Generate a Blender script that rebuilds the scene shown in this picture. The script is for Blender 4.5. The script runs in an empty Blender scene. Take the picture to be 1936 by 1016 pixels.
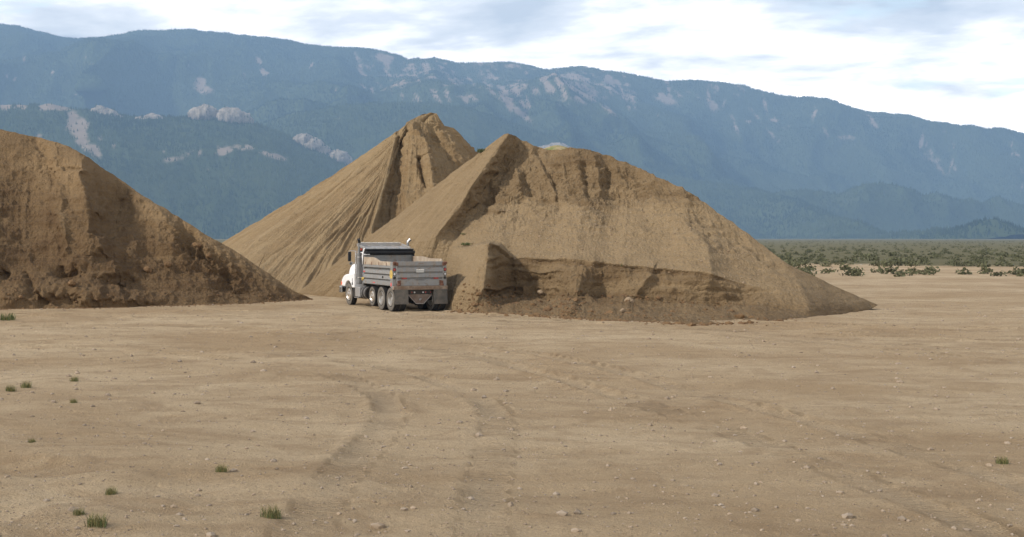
import bpy, bmesh, math, random
import numpy as np
from mathutils import Vector, Matrix

random.seed(7)
rng = np.random.default_rng(7)
SC = bpy.context.scene
COL = SC.collection
R = math.radians

# ------------------------------------------------------------------ camera
FPX, CX, CY, CH = 2570.0, 600.0, 450.0, 3.22      # focal length and principal point (photo pixels), eye height
PW, PH = 1936.0, 1016.0
cam_d = bpy.data.cameras.new('camera')
cam = bpy.data.objects.new('camera', cam_d)
COL.objects.link(cam)
cam.location = (0, 0, CH)
cam.rotation_euler = (R(90), 0, 0)
cam_d.sensor_fit = 'HORIZONTAL'
cam_d.sensor_width = 36.0
cam_d.lens = FPX / PW * 36.0
cam_d.shift_x = (PW / 2 - CX) / PW
cam_d.shift_y = -(PH / 2 - CY) / PW
cam_d.clip_start = 0.5
cam_d.clip_end = 60000
SC.camera = cam

# ------------------------------------------------------------------ light
SUN_DIR = Vector((-0.80, -0.24, 0.60)).normalized()     # towards the sun
elev = math.asin(SUN_DIR.z)
azim = math.atan2(SUN_DIR.x, SUN_DIR.y)
sun_d = bpy.data.lights.new('sun', 'SUN')
sun_d.energy = 3.0
sun_d.angle = R(4.0)
sun_d.color = (1.0, 0.94, 0.86)
sun = bpy.data.objects.new('sun', sun_d)
COL.objects.link(sun)
sun.location = (-40, -10, 60)
sun.rotation_euler = (-SUN_DIR).to_track_quat('-Z', 'Y').to_euler()

SC.view_settings.view_transform = 'Standard'
SC.view_settings.look = 'None'
SC.view_settings.exposure = 0.7
SC.view_settings.gamma = 1.0


def world():
    w = bpy.data.worlds.new('World')
    SC.world = w
    w.use_nodes = True
    nt = w.node_tree
    N, Lk = nt.nodes, nt.links
    N.clear()
    out = N.new('ShaderNodeOutputWorld')
    sky = N.new('ShaderNodeTexSky')
    sky.sky_type = 'NISHITA'
    sky.sun_disc = False
    sky.sun_elevation = elev
    sky.sun_rotation = azim
    bg = N.new('ShaderNodeBackground')
    bg.inputs['Strength'].default_value = 0.11
    Lk.new(sky.outputs[0], bg.inputs['Color'])
    tc = N.new('ShaderNodeTexCoord')
    sep = N.new('ShaderNodeSeparateXYZ')
    Lk.new(tc.outputs['Generated'], sep.inputs[0])

    def m(op, a, b=None, c=None, clamp=False):
        n = N.new('ShaderNodeMath'); n.operation = op; n.use_clamp = clamp
        for i, v in enumerate((a, b, c)):
            if v is None: continue
            if isinstance(v, (int, float)): n.inputs[i].default_value = v
            else: Lk.new(v, n.inputs[i])
        return n.outputs[0]
    x, y, z = sep.outputs
    zz = m('ADD', m('MAXIMUM', z, 0.0), 0.10)
    comb = N.new('ShaderNodeCombineXYZ')
    Lk.new(m('DIVIDE', x, zz), comb.inputs[0])
    Lk.new(m('DIVIDE', y, zz), comb.inputs[1])

    def noise(scale, detail, rough, off, dist=0.0, stretch=(1, 1, 1)):
        mp = N.new('ShaderNodeMapping')
        mp.inputs['Location'].default_value = off
        mp.inputs['Scale'].default_value = stretch
        Lk.new(comb.outputs[0], mp.inputs[0])
        n = N.new('ShaderNodeTexNoise')
        n.inputs['Scale'].default_value = scale
        n.inputs['Detail'].default_value = detail
        n.inputs['Roughness'].default_value = rough
        n.inputs['Distortion'].default_value = dist
        Lk.new(mp.outputs[0], n.inputs['Vector'])
        return n.outputs['Fac']

    def ramp(v, stops):
        r = N.new('ShaderNodeValToRGB')
        e = r.color_ramp.elements
        while len(e) < len(stops): e.new(0.5)
        for k, (p, c) in enumerate(stops):
            e[k].position = p; e[k].color = (*c, 1)
        Lk.new(v, r.inputs[0])
        return r.outputs[0]
    shape = noise(1.55, 7, 0.56, (3.1, 0.7, 0), 0.25)          # cloud bodies against bright gaps
    fine = noise(5.0, 6, 0.6, (9.1, 4.7, 2), 0.3)
    s = m('ADD', m('MULTIPLY', shape, 0.8), m('MULTIPLY', fine, 0.2))
    # low in the sky and to the right the overcast is broken by a bright gap
    lowgap = m('MULTIPLY', m('SMOOTH_MIN', m('MULTIPLY', m('SUBTRACT', 0.172, z), 9.0, None, True), 1.0, 0.1), 0.22)
    side = m('MULTIPLY', m('ADD', x, 0.12), 2.6, None, True)
    s2 = m('SUBTRACT', s, m('MULTIPLY', lowgap, m('ADD', m('MULTIPLY', side, 0.75), 0.25)))
    body = ramp(s2, [(0.33, (2.1, 1.95, 1.75)), (0.42, (1.35, 1.26, 1.16)), (0.50, (0.86, 0.83, 0.80)), (0.62, (0.52, 0.53, 0.55))])
    cov = ramp(noise(1.0, 5, 0.55, (7.7, 2.2, 5), 0.2), [(0.30, (0, 0, 0)), (0.40, (1, 1, 1))])
    blue = N.new('ShaderNodeRGB'); blue.outputs[0].default_value = (0.78, 0.98, 1.02, 1)
    cb = N.new('ShaderNodeMix'); cb.data_type = 'RGBA'
    Lk.new(cov, cb.inputs[0]); Lk.new(blue.outputs[0], cb.inputs[6]); Lk.new(body, cb.inputs[7])
    bg2 = N.new('ShaderNodeBackground')
    # the overcast is thinner and brighter towards the horizon, heavier overhead
    up = ramp(z, [(0.0, (1, 1, 1)), (0.19, (1, 1, 1)), (0.45, (0.36, 0.38, 0.42)), (1.0, (0.30, 0.32, 0.37))])
    mul = N.new('ShaderNodeMix'); mul.data_type = 'RGBA'; mul.blend_type = 'MULTIPLY'
    mul.inputs[0].default_value = 1
    Lk.new(cb.outputs[2], mul.inputs[6]); Lk.new(up, mul.inputs[7])
    Lk.new(mul.outputs[2], bg2.inputs['Color'])
    bg2.inputs['Strength'].default_value = 1.3
    mix = N.new('ShaderNodeMixShader')
    above = m('MULTIPLY', m('ADD', z, 0.02), 30.0, None, True)
    Lk.new(m('MULTIPLY', above, 0.88), mix.inputs[0])
    Lk.new(bg.outputs[0], mix.inputs[1]); Lk.new(bg2.outputs[0], mix.inputs[2])
    Lk.new(mix.outputs[0], out.inputs[0])


world()

# ------------------------------------------------------------------ helpers


def tag(o, label=None, cat=None, group=None, kind=None):
    for k, v in (('label', label), ('category', cat), ('group', group), ('kind', kind)):
        if v: o[k] = v
    return o


def at(px, py, D):
    return ((px - CX) / FPX * D, D, CH - (py - CY) / FPX * D)


def gd(py):                       # distance of the flat ground seen at that photo row
    return FPX * CH / (py - CY)


def ihash(ix, iy, iz, seed):
    with np.errstate(over='ignore'):
        h = (ix.astype(np.uint32) * np.uint32(374761393) + iy.astype(np.uint32) * np.uint32(668265263)
             + iz.astype(np.uint32) * np.uint32(2147483647 - 1013) + np.uint32(seed * 2654435 + 17))
        h = (h ^ (h >> np.uint32(13))) * np.uint32(1274126177)
        h = (h ^ (h >> np.uint32(16))) * np.uint32(2246822519)
        h = h ^ (h >> np.uint32(15))
    return h.astype(np.float64) / 4294967295.0 * 2 - 1


def vn(P, seed=0):
    i = np.floor(P).astype(np.int64)
    f = P - i
    u = f * f * f * (f * (f * 6 - 15) + 10)
    r = 0
    for dx in (0, 1):
        wx = u[..., 0] if dx else 1 - u[..., 0]
        for dy in (0, 1):
            wy = u[..., 1] if dy else 1 - u[..., 1]
            for dz in (0, 1):
                wz = u[..., 2] if dz else 1 - u[..., 2]
                r = r + wx * wy * wz * ihash(i[..., 0] + dx, i[..., 1] + dy, i[..., 2] + dz, seed)
    return r


def fbm(P, octv=4, seed=0, gain=0.5):
    a, s, t = 1.0, 0, 0
    for k in range(octv):
        s = s + a * vn(P * (2.03 ** k) + 13.7 * k, seed + k); t += a; a *= gain
    return s / t * 1.6


def ridged(P, octv=4, seed=0, gain=0.5):
    a, s, t = 1.0, 0, 0
    for k in range(octv):
        s = s + a * (1 - np.abs(vn(P * (2.07 ** k) + 7.3 * k, seed + k)) * 2); t += a; a *= gain
    return s / t


def sm(a, b, x):
    t = np.clip((x - a) / (b - a), 0, 1)
    return t * t * (3 - 2 * t)


def grid_mesh(name, P, mat, attrs=None, smooth=True, origin=None):
    nu, nv = P.shape[:2]
    o3 = np.array(origin if origin is not None else (0, 0, 0), float)
    V = (P.reshape(-1, 3) - o3)
    idx = np.arange(nu * nv).reshape(nu, nv)
    q = np.stack([idx[:-1, :-1], idx[1:, :-1], idx[1:, 1:], idx[:-1, 1:]], -1).reshape(-1, 4)
    return np_mesh(name, V, q, mat, attrs, smooth, o3)


def np_mesh(name, V, F, mat, attrs=None, smooth=True, loc=(0, 0, 0)):
    me = bpy.data.meshes.new(name)
    n, k = F.shape
    me.vertices.add(len(V)); me.vertices.foreach_set('co', np.ascontiguousarray(V, dtype=np.float32).ravel())
    me.loops.add(n * k); me.loops.foreach_set('vertex_index', np.ascontiguousarray(F, dtype=np.int32).ravel())
    me.polygons.add(n)
    me.polygons.foreach_set('loop_start', np.arange(0, n * k, k, dtype=np.int32))
    me.polygons.foreach_set('loop_total', np.full(n, k, dtype=np.int32))
    me.polygons.foreach_set('use_smooth', np.full(n, smooth, dtype=bool))
    me.update(calc_edges=True)
    me.validate()
    for an, av in (attrs or {}).items():
        a = me.attributes.new(an, 'FLOAT', 'POINT')
        a.data.foreach_set('value', np.ascontiguousarray(av, dtype=np.float32).ravel())
    o = bpy.data.objects.new(name, me)
    COL.objects.link(o)
    o.location = loc
    me.materials.append(mat)
    return o


# ------------------------------------------------------------------ materials
class NT:
    """small helper round a material node tree"""
    def __init__(s, name):
        s.mat = bpy.data.materials.new(name); s.mat.use_nodes = True
        s.t = s.mat.node_tree; s.N = s.t.nodes; s.L = s.t.links
        s.b = s.N['Principled BSDF']; s.out = s.N['Material Output']
        s.tc = s.N.new('ShaderNodeTexCoord')

    def put(s, sock, v):
        if isinstance(v, (int, float)): sock.default_value = v
        elif isinstance(v, tuple): sock.default_value = (*v, 1) if len(v) == 3 and sock.type == 'RGBA' else v
        else: s.L.new(v, sock)

    def math(s, op, a, b=0.0, clamp=False):
        n = s.N.new('ShaderNodeMath'); n.operation = op; n.use_clamp = clamp
        s.put(n.inputs[0], a); s.put(n.inputs[1], b)
        return n.outputs[0]

    def noise(s, scale, detail=4, rough=0.55, stretch=(1, 1, 1), dist=0.0, rot=(0, 0, 0), off=(0, 0, 0)):
        mp = s.N.new('ShaderNodeMapping'); mp.inputs['Scale'].default_value = stretch
        mp.inputs['Rotation'].default_value = rot; mp.inputs['Location'].default_value = off
        s.L.new(s.tc.outputs['Object'], mp.inputs[0])
        n = s.N.new('ShaderNodeTexNoise')
        n.inputs['Scale'].default_value = scale; n.inputs['Detail'].default_value = detail
        n.inputs['Roughness'].default_value = rough; n.inputs['Distortion'].default_value = dist
        s.L.new(mp.outputs[0], n.inputs['Vector'])
        return n.outputs['Fac']

    def voro(s, scale, feature='F1'):
        n = s.N.new('ShaderNodeTexVoronoi'); n.feature = feature
        n.inputs['Scale'].default_value = scale
        s.L.new(s.tc.outputs['Object'], n.inputs['Vector'])
        return n

    def ramp(s, v, stops):
        r = s.N.new('ShaderNodeValToRGB'); e = r.color_ramp.elements
        while len(e) < len(stops): e.new(0.5)
        for k, (p, c) in enumerate(stops):
            e[k].position = p; e[k].color = (*c, 1) if isinstance(c, tuple) else (c, c, c, 1)
        s.L.new(v, r.inputs[0])
        return r.outputs[0]

    def mix(s, f, a, b, mode='MIX'):
        n = s.N.new('ShaderNodeMix'); n.data_type = 'RGBA'; n.blend_type = mode
        s.put(n.inputs[0], f); s.put(n.inputs[6], a); s.put(n.inputs[7], b)
        return n.outputs[2]

    def attr(s, name):
        n = s.N.new('ShaderNodeAttribute'); n.attribute_name = name
        return n.outputs['Fac']

    def bump(s, h, strength=0.5, dist=0.02, prev=None):
        n = s.N.new('ShaderNodeBump'); n.inputs['Strength'].default_value = strength
        n.inputs['Distance'].default_value = dist
        s.L.new(h, n.inputs['Height'])
        if prev is not None: s.L.new(prev, n.inputs['Normal'])
        return n.outputs[0]

    def done(s, color=None, rough=0.8, metal=0.0, normal=None, spec=0.3):
        if color is not None: s.put(s.b.inputs['Base Color'], color)
        s.put(s.b.inputs['Roughness'], rough)
        s.b.inputs['Metallic'].default_value = metal
        s.b.inputs['Specular IOR Level'].default_value = spec
        if normal is not None: s.L.new(normal, s.b.inputs['Normal'])
        return s.mat


def dirt_mat(name, dry, damp_shade, stone, streak_rot=None):
    n = NT(name)
    tone = n.attr('damp_shade')  # dampness, with some sunlit and shaded faces painted in
    grav = n.attr('gravel')
    big = n.noise(0.55, 5, 0.6)
    med = n.noise(3.1, 5, 0.65)
    lay = n.noise(1.3, 4, 0.6, stretch=(0.35, 0.35, 5.0), dist=0.6)
    f = n.math('ADD', tone, n.math('MULTIPLY', n.math('SUBTRACT', big, 0.5), 0.9))
    f = n.math('ADD', f, n.math('MULTIPLY', n.math('SUBTRACT', lay, 0.5), 0.55), True)
    base = n.mix(f, dry, damp_shade)
    base = n.mix(n.math('MULTIPLY', n.ramp(med, [(0.35, 0.0), (0.7, 1.0)]), 0.30), base, tuple(c * 0.62 for c in dry))
    v = n.voro(9.0)
    v2 = n.voro(22.0)
    # scattered stones and clods, each with a tone of its own
    stones = n.mix(v.outputs['Color'], tuple(c * 0.42 for c in stone), tuple(min(c * 1.3, 1) for c in stone))
    near = n.ramp(v.outputs['Distance'], [(0.18, 1.0), (0.34, 0.0)])
    pick = n.ramp(n.noise(6.0, 3, 0.7), [(0.46, 0.0), (0.60, 1.0)])
    base = n.mix(n.math('MULTIPLY', n.math('MULTIPLY', near, pick), n.math('MULTIPLY', grav, 0.95), True), base, stones)
    near2 = n.ramp(v2.outputs['Distance'], [(0.15, 1.0), (0.4, 0.0)])
    base = n.mix(n.math('MULTIPLY', near2, n.math('MULTIPLY', grav, 0.45)), base, stone)
    fine = n.noise(30, 3, 0.7)
    base = n.mix(n.math('MULTIPLY', n.ramp(fine, [(0.4, 0.0), (0.65, 1.0)]), 0.36), base, tuple(c * 0.6 for c in damp_shade))
    h = n.math('ADD', n.math('MULTIPLY', n.noise(7, 6, 0.68), 1.0), n.math('MULTIPLY', n.math('SUBTRACT', 1.0, v.outputs['Distance']), 0.35))
    h = n.math('ADD', h, n.math('MULTIPLY', fine, 0.25))
    return n.done(base, 0.95, 0, n.bump(h, 0.85, 0.16), 0.15)


DRY, DAMP, STONE = (0.34, 0.235, 0.125), (0.185, 0.112, 0.050), (0.33, 0.27, 0.19)
M = {}
M['sand_centre'] = dirt_mat('pale_sand', (0.335, 0.24, 0.130), DAMP, (0.36, 0.29, 0.19))
M['sand_right'] = dirt_mat('tan_gravelly_sand', (0.312, 0.224, 0.125), (0.152, 0.098, 0.049), STONE)
M['sand_left'] = dirt_mat('damp_brown_sand', (0.290, 0.196, 0.102), (0.105, 0.061, 0.028), (0.155, 0.108, 0.065))


def ground_mat():
    n = NT('packed_dirt')
    grav = n.attr('gravel')
    rut = n.attr('rut')
    pale = n.noise(0.13, 6, 0.62, stretch=(0.7, 1.0, 1), dist=0.5)
    med = n.noise(0.85, 7, 0.68, stretch=(0.7, 1.0, 1), dist=0.8)
    base = n.mix(n.ramp(pale, [(0.38, 0.0), (0.60, 1.0)]), (0.42, 0.30, 0.175), (0.56, 0.43, 0.275))
    base = n.mix(n.math('MULTIPLY', n.ramp(med, [(0.46, 0.0), (0.64, 1.0)]), 0.6), base, (0.31, 0.21, 0.118))
    base = n.mix(n.math('MULTIPLY', rut, 0.55), base, (0.50, 0.385, 0.25))
    # loose grit of three sizes
    for sc, th, amt, of in ((7.0, 0.20, 0.55, 1.0), (18.0, 0.26, 0.75, 4.0), (46.0, 0.33, 0.6, 9.0)):
        v = n.voro(sc)
        near = n.ramp(v.outputs['Distance'], [(th * 0.6, 1.0), (th, 0.0)])
        pick = n.ramp(n.noise(0.9 + sc * 0.12, 4, 0.75, off=(of, of, 0)), [(0.47, 0.0), (0.58, 1.0)])
        st = n.mix(v.outputs['Color'], (0.16, 0.112, 0.068), (0.46, 0.37, 0.27))
        base = n.mix(n.math('MULTIPLY', n.math('MULTIPLY', near, pick), n.math('ADD', n.math('MULTIPLY', grav, 0.6), amt * 0.6), True), base, st)
    fine = n.noise(30, 5, 0.75)
    base = n.mix(n.math('MULTIPLY', n.ramp(fine, [(0.44, 0.0), (0.66, 1.0)]), 0.35), base, (0.24, 0.16, 0.09))
    scr = n.math('ADD', n.attr('scrub'), n.math('MULTIPLY', n.math('SUBTRACT', n.noise(0.35, 5, 0.7), 0.5), 1.3))
    green = n.mix(n.noise(0.11, 6, 0.65), (0.075, 0.080, 0.036), (0.19, 0.155, 0.08))
    base = n.mix(n.math('MULTIPLY', n.ramp(scr, [(0.5, 0.0), (0.8, 1.0)]), n.math('GREATER_THAN', n.attr('scrub'), 0.02)), base, green)
    lug = n.math('SINE', n.math('MULTIPLY', n.attr('tread_s'), 2 * math.pi / 0.155))
    lug = n.math('MULTIPLY', n.ramp(n.math('MULTIPLY_ADD', lug, 0.5), [(0.0, 0.0), (0.22, 1.0)]), n.attr('tread_m'))
    lug = n.math('MULTIPLY', lug, n.ramp(n.noise(0.5, 5, 0.7), [(0.42, 0.0), (0.60, 1.0)]))
    base = n.mix(n.math('MULTIPLY', lug, 0.30), base, (0.20, 0.135, 0.075))
    h = n.math('ADD', n.noise(4.5, 7, 0.72, dist=0.3), n.math('MULTIPLY', fine, 0.35))
    h = n.math('SUBTRACT', h, n.math('MULTIPLY', lug, 0.35))
    h = n.math('ADD', h, n.math('MULTIPLY', near, 0.25))
    return n.done(base, 0.95, 0, n.bump(h, 1.0, 0.13), 0.12)


M['ground'] = ground_mat()


def simple(name, col, rough=0.6, metal=0.0, spec=0.4, var=0.12, scale=6.0, dirt=None, dirt_amt=0.0, bump=0.0, emit=None):
    n = NT(name)
    f = n.noise(scale, 5, 0.65)
    c = n.mix(n.ramp(f, [(0.3, 0.0), (0.7, 1.0)]), tuple(x * (1 - var) for x in col), tuple(min(1, x * (1 + var)) for x in col))
    if dirt:
        g = n.noise(2.3, 6, 0.7, dist=0.4)
        c = n.mix(n.math('MULTIPLY', n.ramp(g, [(0.42, 0.0), (0.66, 1.0)]), dirt_amt), c, dirt)
    nb = n.bump(n.noise(scale * 4, 4, 0.6), bump, 0.01) if bump else None
    return n.done(c, rough, metal, nb, spec)


DUST = (0.36, 0.27, 0.18)


def bed_mat():
    n = NT('scuffed_grey_paint')
    c = n.mix(n.noise(5, 5, 0.6), (0.18, 0.185, 0.185), (0.27, 0.275, 0.27))
    runs = n.noise(3.0, 5, 0.7, stretch=(2.2, 2.2, 0.35))
    c = n.mix(n.math('MULTIPLY', n.ramp(runs, [(0.46, 0.0), (0.68, 1.0)]), 0.6), c, (0.27, 0.205, 0.145))
    rust = n.noise(4.6, 6, 0.75, stretch=(1, 1, 1.4), off=(3, 1, 5))
    c = n.mix(n.ramp(rust, [(0.56, 0.0), (0.68, 0.85)]), c, (0.15, 0.085, 0.048))
    return n.done(c, 0.55, 0.15, n.bump(n.noise(20, 4), 0.15, 0.01), 0.4)


M['bed'] = bed_mat()
M['rustbeam'] = simple('rusty_dusty_steel', (0.25, 0.20, 0.155), 0.8, 0, 0.2, 0.3, 7, (0.13, 0.07, 0.04), 0.8, 0.3)
M['white'] = simple('white_truck_paint', (0.80, 0.80, 0.81), 0.3, 0, 0.5, 0.03, 2, (0.55, 0.50, 0.44), 0.35)
def tyre_mat():
    n = NT('dusty_tyre_rubber')
    sp = n.N.new('ShaderNodeSeparateXYZ'); n.L.new(n.tc.outputs['Object'], sp.inputs[0])
    wall = n.ramp(n.math('ABSOLUTE', sp.outputs[0]), [(0.115, 0.0), (0.128, 1.0)])
    d = n.math('MULTIPLY', wall, n.math('ADD', n.math('MULTIPLY', n.noise(7, 5, 0.7), 0.6), 0.45), True)
    c = n.mix(d, (0.026, 0.025, 0.024), (0.165, 0.145, 0.12))
    return n.done(c, 0.9, 0, n.bump(n.noise(40, 3), 0.2, 0.01), 0.2)


M['rubber'] = tyre_mat()
M['rim'] = simple('dusty_rim_steel', (0.40, 0.39, 0.37), 0.5, 0.3, 0.5, 0.2, 8, (0.26, 0.21, 0.16), 0.7)
M['alloy'] = simple('polished_alloy', (0.62, 0.58, 0.53), 0.32, 0.7, 0.5, 0.15, 8, DUST, 0.4)
M['dark'] = simple('black_chassis_steel', (0.028, 0.026, 0.024), 0.7, 0, 0.3, 0.3, 7, (0.07, 0.055, 0.04), 0.6)
M['black'] = simple('black_rubber_canvas', (0.012, 0.012, 0.014), 0.6, 0, 0.4, 0.3, 7, (0.03, 0.028, 0.025), 0.5, 0.3)
M['flap'] = simple('dusty_mud_flap', (0.085, 0.08, 0.072), 0.85, 0, 0.2, 0.25, 5, (0.17, 0.145, 0.115), 0.85)
M['chrome'] = simple('worn_chrome', (0.62, 0.62, 0.62), 0.25, 0.9, 0.5, 0.1, 6, (0.3, 0.26, 0.21), 0.3)
M['grime_alu'] = simple('dull_aluminium', (0.31, 0.31, 0.31), 0.5, 0.3, 0.5, 0.12, 6, DUST, 0.5)
M['stack'] = simple('sooty_stack_steel', (0.20, 0.20, 0.20), 0.45, 0.4, 0.5, 0.15, 6, (0.12, 0.10, 0.08), 0.5)
M['wood'] = simple('weathered_plank', (0.38, 0.315, 0.24), 0.9, 0, 0.15, 0.2, 4, (0.23, 0.16, 0.11), 0.75, 0.3)
M['red'] = simple('red_lens', (0.30, 0.025, 0.02), 0.35, 0, 0.5, 0.2)
M['redrefl'] = simple('red_white_reflector', (0.55, 0.10, 0.10), 0.4, 0, 0.5, 0.2)
M['amber'] = simple('amber_lens', (0.85, 0.13, 0.05), 0.3, 0, 0.5, 0.1)
M['clear'] = simple('clear_lens', (0.55, 0.56, 0.56), 0.25, 0, 0.5, 0.1)
M['yellow'] = simple('yellow_paint', (0.60, 0.42, 0.08), 0.5, 0, 0.4, 0.15, 8, (0.30, 0.22, 0.12), 0.6)
M['plate'] = simple('pale_plate', (0.42, 0.42, 0.40), 0.45, 0.1, 0.4, 0.15, 20)
M['glass'] = simple('dark_cab_glass', (0.03, 0.035, 0.04), 0.08, 0, 0.6, 0.1)
M['steelplate'] = simple('brown_hitch_steel', (0.17, 0.135, 0.11), 0.75, 0.1, 0.3, 0.25, 9, (0.10, 0.06, 0.04), 0.7)
M['rust'] = simple('rusted_bracket', (0.15, 0.075, 0.05), 0.85, 0, 0.2, 0.35, 12)
M['weed'] = simple('green_weed_leaf', (0.095, 0.115, 0.04), 0.7, 0, 0.3, 0.35, 12)
M['weed_dry'] = simple('dry_grass_stalk', (0.24, 0.20, 0.08), 0.8, 0, 0.2, 0.3, 12)
M['stick'] = simple('dry_brown_reed', (0.10, 0.065, 0.035), 0.8, 0, 0.2, 0.2)
M['boulder'] = simple('tan_stone', (0.29, 0.215, 0.14), 0.9, 0, 0.2, 0.25, 7, (0.22, 0.15, 0.09), 0.6, 0.6)
M['clod'] = simple('earth_clod', (0.165, 0.102, 0.052), 0.95, 0, 0.1, 0.35, 9, (0.14, 0.08, 0.045), 0.6, 0.5)
M['pebble'] = simple('road_gravel', (0.25, 0.19, 0.13), 0.9, 0, 0.2, 0.45, 3, (0.36, 0.30, 0.235), 0.8)


# ------------------------------------------------------------------ lofted terrain
def resolve(cols):
    """columns of (px, py, how): how = 'G' on flat ground, number = distance, ('s', slope) climbs from the point before"""
    out = []
    for c in cols:
        pts = []
        for (px, py, how) in c:
            if how == 'G': D = gd(py)
            elif isinstance(how, tuple):
                s = how[1]; p = pts[-1]
                D = (CH - p[2] + s * p[1]) / (s + (py - CY) / FPX)
                if len(how) > 2: D -= how[2]
            else: D = how
            pts.append(at(px, py, D))
        out.append(pts)
    return np.array(out, float)


def refine(A, axis, counts):
    """piecewise linear upsampling of control array along an axis"""
    A = np.moveaxis(A, axis, 0)
    parts = []
    for k, n in enumerate(counts):
        t = np.linspace(0, 1, n, endpoint=False).reshape(-1, *([1] * (A.ndim - 1)))
        parts.append(A[k] * (1 - t) + A[k + 1] * t)
    parts.append(A[-1:])
    return np.moveaxis(np.concatenate(parts, 0), 0, axis)


def gblur(A, sig, axis):
    if sig <= 0: return A
    r = int(3 * sig) + 1
    k = np.exp(-0.5 * (np.arange(-r, r + 1) / sig) ** 2); k /= k.sum()
    A = np.moveaxis(A, axis, 0)
    pad = np.concatenate([2 * A[:1] - A[1:r + 1][::-1], A, 2 * A[-1:] - A[-r - 1:-1][::-1]], 0)
    o = sum(k[i] * pad[i:i + len(A)] for i in range(2 * r + 1))
    return np.moveaxis(o, 0, axis)


def normals(P):
    du = np.gradient(P, axis=0); dv = np.gradient(P, axis=1)
    n = np.cross(du, dv)
    l = np.linalg.norm(n, axis=-1, keepdims=True); l[l < 1e-9] = 1e9
    n = n / l
    fl = np.sign(n[..., 2:3] + 1e-6) * 1.0
    # a pile's outside is where the normal points up
    return n * np.where(fl == 0, 1, fl)


def proj(P):
    return CX + P[..., 0] / P[..., 1] * FPX, CY - (P[..., 2] - CH) / P[..., 1] * FPX


def crest(px, py, line, amp, wl, wr):
    """raised (or sunk) line over the surface: broad on one flank, sharp on the other; wl is the side to the left when walking along it"""
    best = np.full(px.shape, 1e9); side = np.zeros(px.shape)
    for (x0, y0), (x1, y1) in zip(line[:-1], line[1:]):
        dx, dy = x1 - x0, y1 - y0; L2 = dx * dx + dy * dy
        t = np.clip(((px - x0) * dx + (py - y0) * dy) / L2, 0, 1)
        ex, ey = px - (x0 + t * dx), py - (y0 + t * dy)
        d = np.hypot(ex, ey)
        s = dx * ey - dy * ex
        upd = d < best
        best = np.where(upd, d, best); side = np.where(upd, s, side)
    w = np.where(side < 0, wl, wr)
    return amp * np.exp(-(best / w) ** 1.3)


def crest_at(line, x):
    xs, ys = zip(*line)
    return np.interp(x, xs, ys)


def blob(px, py, x, y, rx, ry, amp, ang=0.0):
    c, s = math.cos(R(ang)), math.sin(R(ang))
    u = ((px - x) * c + (py - y) * s) / rx; v = (-(px - x) * s + (py - y) * c) / ry
    return amp * np.exp(-(u * u + v * v))


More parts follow.
